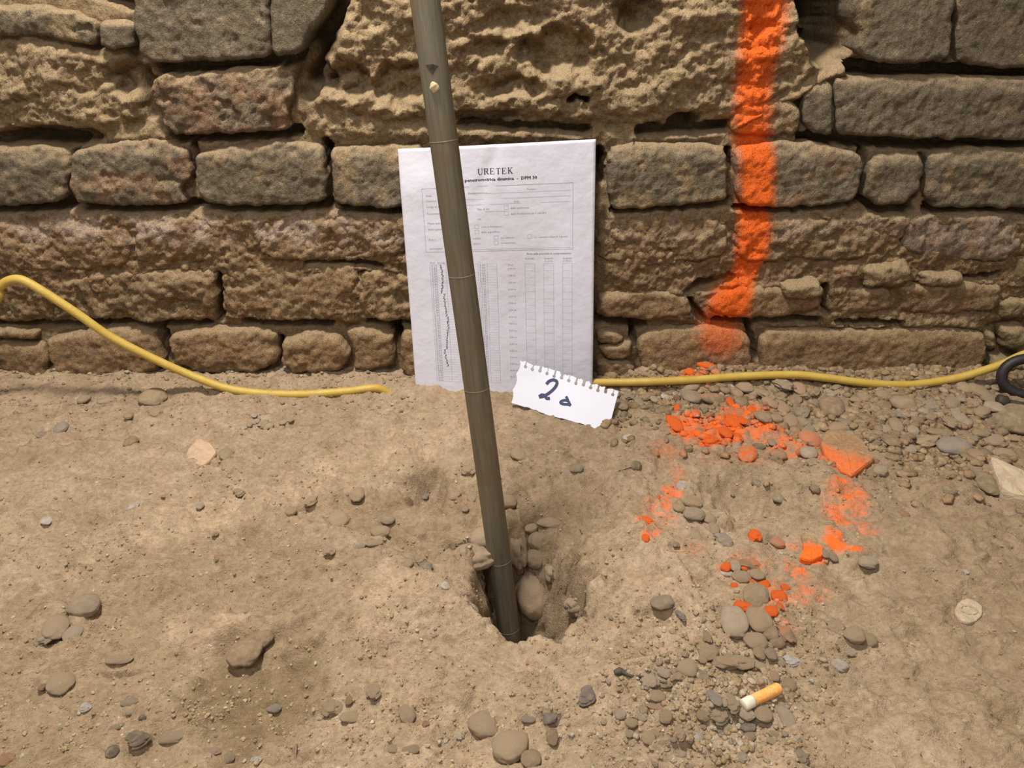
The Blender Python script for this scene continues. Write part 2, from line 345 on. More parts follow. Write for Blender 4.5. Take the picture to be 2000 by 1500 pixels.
def rough_poly(P, seed, amp=0.0016, step=0.004):
    P = np.asarray(P); Q = np.roll(P, -1, 0); out = []
    # round the corners
    R = []
    for a, b in zip(P, Q): R += [a * 0.86 + b * 0.14, a * 0.14 + b * 0.86]
    P = np.array(R); Q = np.roll(P, -1, 0)
    for a, b in zip(P, Q):
        n = max(1, int(np.hypot(*(b - a)) / step))
        for k in range(n): out.append(a + (b - a) * k / n)
    O = np.array(out); c = O.mean(0); d = O - c; L = np.hypot(d[:, 0], d[:, 1]) + 1e-9
    return O + d / L[:, None] * (amp * fbm(O[:, 0], O[:, 1], 0.014, 3, seed=seed))[:, None]
def block(name, px, front, rough, color, seed, R=0.0045, topR=0.007, step=0.0024, col2=None, wear=0.3, poly=None, scale=0.05, chips=0.0, parent=None):
    P = rough_poly(wall_poly(px) if poly is None else poly, seed, amp=0.0012 + rough * 0.35)
    x0, z0 = P.min(0) - step; x1, z1 = P.max(0) + step
    xs = np.arange(x0, x1 + step, step); zs = np.arange(z0, z1 + step, step); X, Z = np.meshgrid(xs, zs)
    xc, zc = np.meshgrid(xs[:-1] + step / 2, zs[:-1] + step / 2)
    keep = sdf(xc, zc, P) > 0
    Fq = grid_faces(len(zs), len(xs))[keep.ravel()]
    used = np.unique(Fq); remap = -np.ones(X.size, int); remap[used] = np.arange(len(used)); Fq = remap[Fq]
    x = X.ravel()[used].copy(); z = Z.ravel()[used].copy()
    E = np.concatenate([Fq[:, [0, 1]], Fq[:, [1, 2]], Fq[:, [2, 3]], Fq[:, [3, 0]]]); key = np.sort(E, 1); kk = key[:, 0] * 10**6 + key[:, 1]
    _, inv, cnt = np.unique(kk, return_inverse=True, return_counts=True); B = E[cnt[inv] == 1]
    bv = np.unique(B)
    # snap the rim onto the outline
    p = P; q = np.roll(P, -1, 0); bx = x[bv]; bz = z[bv]; best = np.full(len(bv), 1e9); nx_ = bx.copy(); nz_ = bz.copy()
    for (ax, az), (cx, cz) in zip(p, q):
        vx, vz = cx - ax, cz - az; t = np.clip(((bx - ax) * vx + (bz - az) * vz) / (vx * vx + vz * vz + 1e-12), 0, 1)
        qx, qz = ax + t * vx, az + t * vz; d = np.hypot(bx - qx, bz - qz); m = d < best
        best = np.where(m, d, best); nx_ = np.where(m, qx, nx_); nz_ = np.where(m, qz, nz_)
    x[bv] = nx_; z[bv] = nz_
    d = np.maximum(sdf(x, z, P), 0); d[bv] = 0
    top = np.interp(x, np.sort(P[:, 0]), P[np.argsort(P[:, 0]), 1]) * 0 + P[:, 1].max()
    def drop(dd, R):
        t = np.clip(1 - dd / R, 0, 1); return R * (1 - np.sqrt(np.maximum(1 - t * t, 0)))
    f1 = fbm(x, z, scale, 5, 0.55, seed=seed); f2 = fbm(x, z, 0.009, 3, 0.6, seed=seed + 2)
    h = front - drop(d, R) + rough * 0.75 * f1 + rough * 0.45 * f2
    # weathered upper arris
    cz_ = P[:, 1].mean(); hh = (P[:, 1].max() - P[:, 1].min()) / 2
    up = ss(hh * 0.35, hh, z - cz_ + rough * 0.8 * f1); h = h - topR * up**1.5
    if chips > 0:
        cf = ss(0.25, 0.5, fbm(x, z, 0.035, 3, 0.5, seed=seed + 5)); h = h - chips * cf
    col = np.empty((len(x), 3)); col[:] = color
    c2 = np.array(col2 if col2 is not None else MORT); k = ss(0.0, 0.6, fbm(x, z, 0.03, 4, 0.6, seed=seed + 9) + wear - 0.3)[:, None]
    col = col * (1 - k * 0.8) + c2 * k * 0.8
    col *= (1 + 0.14 * fbm(x, z, 0.05, 3, seed=seed + 1) + 0.12 * f2)[:, None]
    lb = lime(x, z)[:, None]; col = col * (1 - lb) + LIME * 1.25 * lb
    V = np.stack([x, -h, z], 1)
    # skirt going back into the wall
    n0 = len(V); bmap = {v: n0 + i for i, v in enumerate(bv)}
    Vb = V[bv].copy(); Vb[:, 1] = 0.045; c = V.mean(0); Vb[:, 0] += (c[0] - Vb[:, 0]) * 0.03; Vb[:, 2] += (c[2] - Vb[:, 2]) * 0.03
    S = np.array([(b, a, bmap[a], bmap[b]) for a, b in B]); V = np.concatenate([V, Vb]); col = np.concatenate([col, col[bv]])
    return mesh_np(name, V, np.concatenate([Fq, S]), M_WALL, parent or wall, col, wall_paint(V[:, 0], V[:, 2]))

def B(name, px, front, rough, color, **kw):
    B.i += 1; return block(name, px, front, rough, color, B.i * 1.37, **kw)
B.i = 0
G, PK, BR = GREYB, PINKB, BROWNB
# top row
B('stone', [(-60,12),(60,8),(140,22),(185,42),(188,90),(120,78),(90,72),(-60,70)], .002,.004,G*1.25,wear=.35,chips=.004)
B('stone', [(190,40),(225,34),(262,48),(258,92),(215,97),(190,88)], .000,.003,G*1.1,wear=.1)
B('stone', [(262,0),(258,-70),(520,-70),(525,0),(532,112),(430,118),(300,122),(276,108),(268,60)], .006,.0028,G*1.15,wear=.05,col2=(.27,.2,.13),topR=.004,chips=.002)
B('stone', [(528,-70),(655,-70),(650,0),(620,50),(585,104),(536,110),(530,40)], .008,.002,G*1.15,wear=-.1,col2=(.26,.19,.12),topR=.004)
B('brick', [(300,150),(330,142),(350,150),(400,138),(540,130),(576,150),(574,185),(560,220),(572,252),(470,258),(350,264),(322,245),(298,195)], .006,.0055,PK*.78,col2=G*1.1,wear=.35,chips=.004)
# upper right
B('stone', [(1655,30),(1668,-70),(1852,-70),(1862,0),(1856,108),(1800,124),(1700,122),(1672,96),(1676,60)], .006,.0025,G*1.1,wear=-.05,topR=.006)
B('stone', [(1866,-70),(2060,-70),(2060,138),(1900,128),(1868,116)], .004,.0025,G*1.05,wear=-.05,topR=.006)
B('stone', [(1572,180),(1595,162),(1628,156),(1628,262),(1582,262),(1568,225)], .002,.0025,G*1.1,wear=.05)
B('brick', [(1630,155),(1700,150),(1800,147),(2060,152),(2060,276),(1880,271),(1700,267),(1632,262)], .004,.0032,G*1.1,wear=.05,col2=(.25,.19,.115))
B('stone', [(1428,245),(1440,205),(1540,185),(1566,210),(1564,262),(1480,268),(1440,264)], -.002,.005,PK*.7,wear=.4)
# second course
B('brick', [(-60,292),(60,286),(130,292),(138,345),(128,392),(40,402),(-60,402)], .004,.004,G*1.1,wear=.1)
B('brick', [(142,296),(200,282),(300,272),(362,290),(372,330),(368,352),(350,372),(368,398),(250,402),(160,398),(138,362)], .005,.0045,G*1.2,wear=.4,col2=PK*1.05,chips=.003)
B('brick', [(380,302),(430,288),(560,276),(628,284),(636,330),(638,392),(560,402),(400,397),(384,352)], .006,.0035,G*1.15,wear=.15)
B('brick', [(644,292),(700,286),(838,286),(842,402),(760,406),(654,398),(650,350)], .004,.0035,G*1.3,wear=.3)
B('brick', [(850,290),(1000,284),(1162,288),(1160,402),(1000,404),(850,404)], -.003,.0035,G*1.2,wear=.3)
B('brick', [(1184,292),(1260,278),(1412,282),(1420,330),(1420,390),(1300,402),(1200,410),(1182,370)], .006,.004,G*1.25,wear=.35)
B('brick', [(1436,290),(1520,277),(1600,280),(1682,300),(1684,325),(1670,392),(1560,405),(1445,402),(1436,360)], .005,.0035,G*1.3,wear=.25,col2=PK)
B('brick', [(1698,322),(1712,304),(1798,297),(1805,330),(1798,366),(1768,396),(1712,404),(1684,380)], .004,.0028,G*1.15,wear=.05)
B('brick', [(1814,302),(1880,288),(2060,292),(2060,407),(1822,405),(1806,385),(1812,340)], .004,.0035,G*1.1,wear=.15)
# eroded middle courses
kw = dict(R=.007, topR=.006, wear=.3, chips=.004)
B('brick', [(-60,428),(60,440),(140,420),(252,428),(256,520),(120,532),(-60,528)], -.001,.0065,BR*1.15,col2=PK*.8,**kw)
B('brick', [(262,424),(400,418),(492,424),(500,502),(380,520),(264,518)], .000,.0065,BR*1.0,col2=PK*.8,**kw)
B('brick', [(500,428),(640,418),(805,424),(805,500),(700,512),(508,508)], .000,.0065,BR*1.0,col2=PK*.8,**kw)
B('brick', [(-60,535),(80,538),(172,560),(162,625),(0,630),(-60,630)], -.003,.0055,OLIVE*1.1,col2=BR*.8,**kw)
B('brick', [(130,545),(300,526),(422,522),(424,600),(400,628),(280,630),(178,618)], .002,.0065,BR*.9,col2=MORT*.8,**kw)
B('brick', [(430,526),(560,514),(700,520),(692,590),(690,618),(560,630),(440,622)], .002,.0055,BR*1.1,col2=MORT*.9,**kw)
B('brick', [(704,530),(845,518),(845,628),(722,628),(698,590)], .001,.0065,BR*1.1,col2=MORT,**kw)
B('brick', [(850,425),(1000,418),(1160,425),(1160,515),(850,515)], -.004,.004,BR,col2=MORT,**kw)
B('brick', [(850,525),(1000,522),(1160,525),(1160,625),(850,628)], -.004,.004,BR,col2=MORT,**kw)
B('brick', [(1168,430),(1290,418),(1422,426),(1430,500),(1300,522),(1168,512)], .000,.0065,BR,col2=MORT*.95,**kw)
B('brick', [(1434,424),(1600,416),(1752,425),(1762,500),(1600,512),(1440,512)], .000,.006,BR*.9,col2=MORT*.8,**kw)
B('brick', [(1762,428),(1860,416),(2010,418),(1996,480),(1960,515),(1772,500)], .001,.004,np.array((.33,.25,.2)),col2=PK,**kw)
B('brick', [(1168,572),(1300,562),(1345,580),(1352,618),(1262,626),(1168,622)], .003,.004,BR*1.05,col2=PK*.85,R=.009,wear=.2)
B('brick', [(1378,595),(1400,575),(1450,556),(1600,550),(1608,606),(1480,624),(1395,618)], .004,.0035,BR*1.1,col2=PK*.85,R=.009,wear=.2)
B('brick', [(1620,574),(1660,560),(1738,560),(1752,590),(1742,606),(1650,620),(1618,606)], .002,.004,BR,col2=MORT*.8,R=.009,wear=.3)
B('brick', [(1750,556),(1900,545),(1965,560),(1950,606),(1830,618),(1756,612)], .002,.004,BR*.95,col2=PK*.8,R=.009,wear=.2)
B('mortar_lump', [(1522,548),(1600,542),(1608,572),(1560,582),(1530,575)], .012,.005,MORT,R=.008,wear=.4)
B('mortar_lump', [(1792,532),(1880,530),(1875,556),(1800,558)], .009,.005,MORT*.9,R=.008,wear=.4)
B('mortar_lump', [(1680,520),(1770,505),(1790,540),(1750,560),(1690,560)], .006,.006,MORT*.8,R=.008,wear=.4)
# bottom course
kw = dict(R=.006, topR=.006, wear=.1, col2=PK*.85)
B('brick', [(-60,664),(40,668),(80,672),(96,700),(92,745),(-60,745)], .004,.003,BR*1.1,**kw)
B('brick', [(-60,642),(20,642),(72,648),(72,664),(0,660),(-60,660)], .005,.003,BR*1.1,**kw)
B('brick', [(92,660),(190,642),(300,642),(314,680),(322,704),(300,726),(180,738),(120,730),(98,700)], .006,.0035,BR*1.2,**kw)
B('brick', [(324,655),(430,637),(540,646),(546,700),(500,728),(430,732),(380,728),(345,708)], .006,.004,BR*1.15,chips=.002,**kw)
B('brick', [(550,665),(600,648),(660,652),(690,690),(664,722),(580,730),(552,706)], .009,.004,BR*1.25,chips=.003,**kw)
B('brick', [(672,648),(700,642),(768,650),(772,690),(765,716),(690,724),(694,690)], .003,.004,BR*1.15,**kw)
B('brick', [(782,655),(790,644),(850,642),(850,738),(785,732)], .005,.0035,BR*1.1,**kw)
B('brick', [(856,640),(1000,640),(1158,642),(1158,735),(856,738)], -.003,.003,BR*1.1,**kw)
B('stone', [(1166,650),(1200,648),(1222,664),(1200,676),(1168,672)], .002,.003,BR*1.2,**kw)
B('stone', [(1168,680),(1210,670),(1234,668),(1236,698),(1215,706),(1180,700)], .003,.003,BR*1.2,**kw)
B('stone', [(1168,708),(1215,702),(1240,716),(1235,740),(1168,740)], .001,.003,BR*1.0,**kw)
B('brick', [(1248,660),(1282,642),(1400,638),(1440,642),(1464,662),(1468,704),(1450,740),(1262,740),(1246,692)], .006,.003,BR*1.25,**kw)
B('brick', [(1482,662),(1500,644),(1700,643),(1860,641),(1922,650),(1926,672),(1912,735),(1700,745),(1487,740)], .006,.003,BR*1.15,**kw)
# rubble corner at the right
rub = [[(1950,640),(1990,630),(2030,660),(2010,690),(1955,680)], [(1945,590),(2000,575),(2060,590),(2060,625),(1990,622),(1950,628)], [(1990,500),(2060,480),(2060,570),(1975,568)],
       [(1935,690),(1985,700),(2060,690),(2060,740),(1990,735),(1930,730)], [(2010,420),(2080,410),(2080,475),(1998,490)], [(1925,640),(1945,650),(1950,690),(1930,685)]]
for i, r in enumerate(rub): B('stone', r, .010 - .004 * (i % 3), .005, OLIVE * (1.25 if i % 2 else 1.05), col2=MORT * .6, R=.010, wear=.3)
# plain courses out of frame, so the wall goes on
rr = random.Random(4); zz = 0.012
while zz < 0.74:
    hgt = 0.064
    for side in (-1, 1):
        x = 0.60 if zz < 0.42 else -0.0
        while x < 1.2:
            L = rr.choice((0.13, 0.14, 0.24, 0.25)); a, b = side * (x + .006), side * (x + L)
            if a > b: a, b = b, a
            pol = np.array([(a, zz), (b, zz + rr.uniform(-.002, .002)), (b, zz + hgt - .004), (a, zz + hgt)])
            block('brick', None, .004, .003, (G * 1.1 if zz > .2 else BR), 50 + x * 9 + zz * 7, poly=pol, step=.008, R=.008)
            x += L + 0.012
    zz += hgt + 0.013 if zz + hgt + .013 > .43 or zz > .35 else hgt + 0.013

# ================================================================== THE GROUND
def gpt(px, py): x, y, _ = on_z(px, py); return float(x), float(y)
HOLE = floor_poly([(905,1110),(900,1165),(940,1200),(985,1240),(1010,1252),(1060,1240),(1088,1250),(1120,1225),(1150,1180),(1160,1120),(1130,1060),(1090,1010),(1040,975),(960,1010),(915,1060)])
BOWL = floor_poly([(560,970),(640,940),(800,905),(900,905),(1000,920),(1180,920),(1225,980),(1195,1080),(1165,1130),(1150,1180),(1110,1230),(1000,1235),(920,1170),(840,1120),(780,1090),(700,1050),(600,1020)])
LOW = floor_poly([(210,1085),(560,995),(620,1030),(760,1090),(700,1150),(680,1260),(660,1500),(-200,1600),(-200,1300),(60,1130)])
DARKP = floor_poly([(380,1260),(440,1235),(560,1220),(640,1240),(640,1330),(600,1400),(480,1500),(400,1500),(360,1350)])
PLATE = [([(690,1150),(760,1100),(850,1140),(870,1210),(800,1260),(710,1240),(680,1190)], .003), ([(1190,1070),(1250,1040),(1340,1110),(1390,1230),(1300,1180),(1200,1170)], .003),
         ([(230,1010),(540,950),(620,900),(900,830),(950,860),(700,930),(560,985),(260,1085)], .0015), ([(320,1190),(420,1185),(500,1200),(400,1260),(330,1270)], .002)]
DENTS = [(838,932,46,28,.024),(795,930,24,10,.006),(1450,962,88,50,.022),(1440,1015,34,14,.012),(1500,985,60,36,.007),(500,1290,130,80,.007),(560,1375,70,30,.005),(235,1300,30,8,.006),(250,1080,300,10,.0),
         (1060,1000,60,40,.008),(1170,985,40,46,.009),(1150,1110,24,22,.012),(1290,1195,50,16,.008),(1200,930,60,16,.006),(1660,965,26,12,.007),(1150,1175,22,28,.012),(1250,1195,30,14,.006)]
RIDGES = [([(1205,935),(1260,1010),(1330,1120),(1440,1290)],5,.0026),([(205,985),(245,1045),(285,1092)],5,.0022),([(60,1130),(200,1085),(250,1060)],4,.0012),
          ([(700,1050),(780,1055),(860,1040)],9,.003),([(1130,1060),(1180,1000),(1215,940)],7,.003)]
CRACKS = [([(745,1240),(760,1255),(790,1250),(800,1240)],1.4,.003),([(835,1180),(842,1215)],1.6,.003),([(205,1300),(235,1303),(262,1292)],5,.010),([(1075,1235),(1095,1255)],5,.02),
          ([(395,905),(430,912)],5,.006),([(720,1300),(760,1290),(790,1275),(830,1270)],2,.003),([(0,1480),(120,1400)],1.2,.002),([(60,1500),(140,1450)],1.2,.002),([(130,1110),(190,1085)],2.4,.003),
          ([(1480,1090),(1440,1085)],2,.003),([(1930,1035),(1975,1045),(2000,1060)],4,.007),([(1830,1190),(1865,1195)],1.5,.002)]
def ground_h(X, Y):
    s = 0.7 / F
    h = 0.012 * ss(-0.060, -0.008, Y) * (1 - 0.75 * np.exp(-((X) / 0.12)**4))
    h = h + 0.006 * ss(0.12, 0.35, X) * ss(-0.18, -0.03, Y)
    h = h + 0.0050 * fbm(X, Y, 0.16, 3) + 0.0024 * fbm(X, Y, 0.035, 3, seed=2)
    st = fbm(X, Y, 0.05, 4, 0.55, seed=51); h = h + 0.0022 * ss(0.02, 0.09, st) + 0.0018 * ss(0.30, 0.36, st)
    ca, sa = math.cos(0.42), math.sin(0.42); U = X * ca + Y * sa; W = -X * sa + Y * ca
    h = h + 0.0022 * fbm(U / 7, W, 0.012, 4, 0.6, seed=5) * (1 - ss(0.05, 0.3, X)) 
    rough = 0.35 + 0.9 * ss(-0.1, 0.5, fbm(X, Y, 0.07, 3, seed=6))
    h = h + 0.0017 * rough * fbm(X, Y, 0.010, 3, 0.6, seed=7)
    cd, _ = cells(X, Y, 0.011, 3); h = h + 0.0014 * rough * (0.45 - cd)
    pl = fbm(X + 0.01 * fbm(X, Y, .03, 2), Y * 1.6, 0.09, 4, 0.6, seed=52); h = h + (0.0028 * ss(0.12, 0.155, pl) - 0.0022 * (1 - ss(-0.26, -0.22, pl))) * (1 - ss(-0.13, -0.07, Y))
    d = sdf_far(X, Y, LOW, 0.05) + 0.006 * fbm(X, Y, 0.03, 3, seed=9); h = h - 0.006 * ss(-0.005, 0.02, d)
    d = sdf_far(X, Y, BOWL, 0.05) + 0.006 * fbm(X, Y, 0.025, 3, seed=10); k = ss(-0.004, 0.05, d); h = h - 0.005 * ss(-0.003, 0.009, d) - 0.015 * k + 0.005 * k * fbm(X, Y, 0.03, 4, seed=14)
    d = sdf_far(X, Y, DARKP, 0.05) + 0.007 * fbm(X, Y, 0.03, 3, seed=15); h = h - 0.005 * ss(-0.003, 0.012, d)
    for pg, up in PLATE:
        d = sdf_far(X, Y, floor_poly(pg), 0.03) + 0.004 * fbm(X, Y, 0.02, 3, seed=16); k = ss(-0.003, 0.006, d); h = h + up * k
    for px, py, rx, ry, dep in DENTS:
        x, y = gpt(px, py); _, y2 = gpt(px, py + ry); _, _, t = on_z(px, py)
        q = np.hypot((X - x) / (rx * t / F), (Y - y) / abs(y2 - y)) + 0.25 * fbm(X, Y, 0.02, 3, seed=px)
        h = h - dep * (1 - ss(0.3, 1.15, q))
    for g, hw, up in RIDGES:
        p = floor_poly(g); d = seg_far(X, Y, p, 0.03); h = h + up * (1 - ss(0.2, 1.6, d / (hw * s * 1.0)))
    for g, hw, up in CRACKS:
        p = floor_poly(g); d = seg_far(X, Y, p, 0.03) + 0.0008 * fbm(X, Y, 0.006, 2); h = h - up * (1 - ss(0.4, 1.3, d / (hw * s)))
    # the hole: shallow slope on the far side, sheer on the near one
    d = sdf_far(X, Y, HOLE, 0.04) + 0.0035 * fbm(X, Y, 0.016, 4, seed=18)
    yn, yf = -0.435, -0.25
    run = 0.012 + 0.040 * ss(-0.40, -0.29, Y) + 0.030 * ss(0.0, -0.035, X) * ss(-0.33, -0.37, Y)
    k = ss(-0.002, 1.0, d / run)
    c1, i1 = cells(X + 0.003 * fbm(X, Y, .01, 2), Y, 0.021, 5); rim = ss(-0.03, 0.012, d) * (1 - 0.5 * ss(0.3, 1.0, d / run)); h = h + rim * (0.010 * (0.62 - c1) * (0.4 + i1) )
    c2, i2 = cells(X, Y + 0.002 * fbm(X, Y, .01, 2), 0.0085, 6); h = h + rim * 0.0035 * (0.5 - c2)
    dep = 0.118 * k + 0.004 * k * fbm(X, Y, 0.012, 3, seed=19)
    h = h - dep
    q = np.hypot((X + 0.018) / 0.036, (Y + 0.306) / 0.0125) + 0.25 * fbm(X, Y, 0.010, 3); h = h - 0.10 * (1 - ss(0.8, 1.1, q))
    q = np.hypot((X - 0.030) / 0.012, (Y + 0.400) / 0.008) + 0.3 * fbm(X, Y, 0.008, 3); h = h - 0.04 * (1 - ss(0.7, 1.1, q))
    return h
fx = axis(-1.3, 1.3, -0.62, 0.62, 0.0021, 0.02)
fy = np.concatenate([np.arange(-1.3, -0.58, 0.02), np.arange(-0.58, -0.30, 0.0016), np.arange(-0.30, 0.03, 0.0021), [0.06]])
GX, GY = np.meshgrid(fx, fy); GH = ground_h(GX, GY)
def gz_at(x, y):                                  # bilinear lookup on the built ground
    i = int(np.clip(np.searchsorted(fx, x) - 1, 0, len(fx) - 2)); j = int(np.clip(np.searchsorted(fy, y) - 1, 0, len(fy) - 2))
    a = (x - fx[i]) / (fx[i + 1] - fx[i]); b = (y - fy[j]) / (fy[j + 1] - fy[j])
    return (GH[j, i] * (1 - a) + GH[j, i + 1] * a) * (1 - b) + (GH[j + 1, i] * (1 - a) + GH[j + 1, i + 1] * a) * b
def hit(px, py):                                  # where a ray meets the ground
    dx, dy, dz = [float(v) for v in rays(px, py)]; t = 0.42
    while t < 1.3:
        x, y, z = dx * t, CY + dy * t, CH + dz * t
        if z <= gz_at(x, y): return x, y, gz_at(x, y), t
        t += 0.0015
    x, y, _ = on_z(px, py); return float(x), float(y), gz_at(x, y), 0.9
# orange spray on the ground
SPRAY = [(1380,850,75,34,.9),(1500,1140,60,24,.3),(1545,1105,24,20,.5),(1275,1045,18,22,.4),(1655,985,60,40,.35),(1300,890,40,30,.32),(1545,872,60,26,.45),(1290,1010,40,40,.3),(1600,900,30,20,.4),(1560,1070,30,20,.3),(1470,1095,60,20,.3),(1350,840,50,28,1.2),(1410,845,60,30,1.05),(1450,815,60,18,.8),(1490,850,50,24,.55),(1530,880,45,20,.45),(1590,870,30,16,.25),(1640,920,30,14,.4),(1655,965,48,30,.75),(1640,1010,40,30,.6),(1680,1030,40,30,.45),
         (1629,1062,26,22,1.1),(1655,1080,36,9,.9),(1590,1085,30,16,.7),(1320,890,26,16,.3),(1325,930,22,24,.42),(1315,960,30,16,.55),(1300,985,14,26,.5),(1265,1030,28,26,.42),(1262,1060,12,14,.6),
         (1430,1110,40,12,.4),(1490,1145,50,18,.35),(1560,1115,26,26,.5),(1590,1150,50,20,.35),(1520,1180,40,20,.4),(1450,1185,22,14,.4),(1570,1170,40,18,.32),(1430,900,100,20,.22),(1350,1080,40,24,.2),(1360,760,60,16,.4),(1400,725,80,12,.3),(1530,1240,30,24,.25)]
def floor_paint(X, Y):
    o = np.zeros(np.shape(X))
    for px, py, rx, ry, I in SPRAY:
        x, y, t = on_z(px, py); _, y2, _ = on_z(px, py + ry)
        q = np.hypot((X - x) / (rx * t / F), (Y - y) / abs(y2 - y)); o = np.maximum(o, I * (1 - ss(0.35, 1.25, q)))
    cd, ci = cells(X, Y, 0.0075, 9)
    return np.clip(o * (0.55 + 0.75 * ss(0.25, 0.8, ci)) - 0.0, 0, 1.3) * (0.6 + 0.4 * (1 - cd))

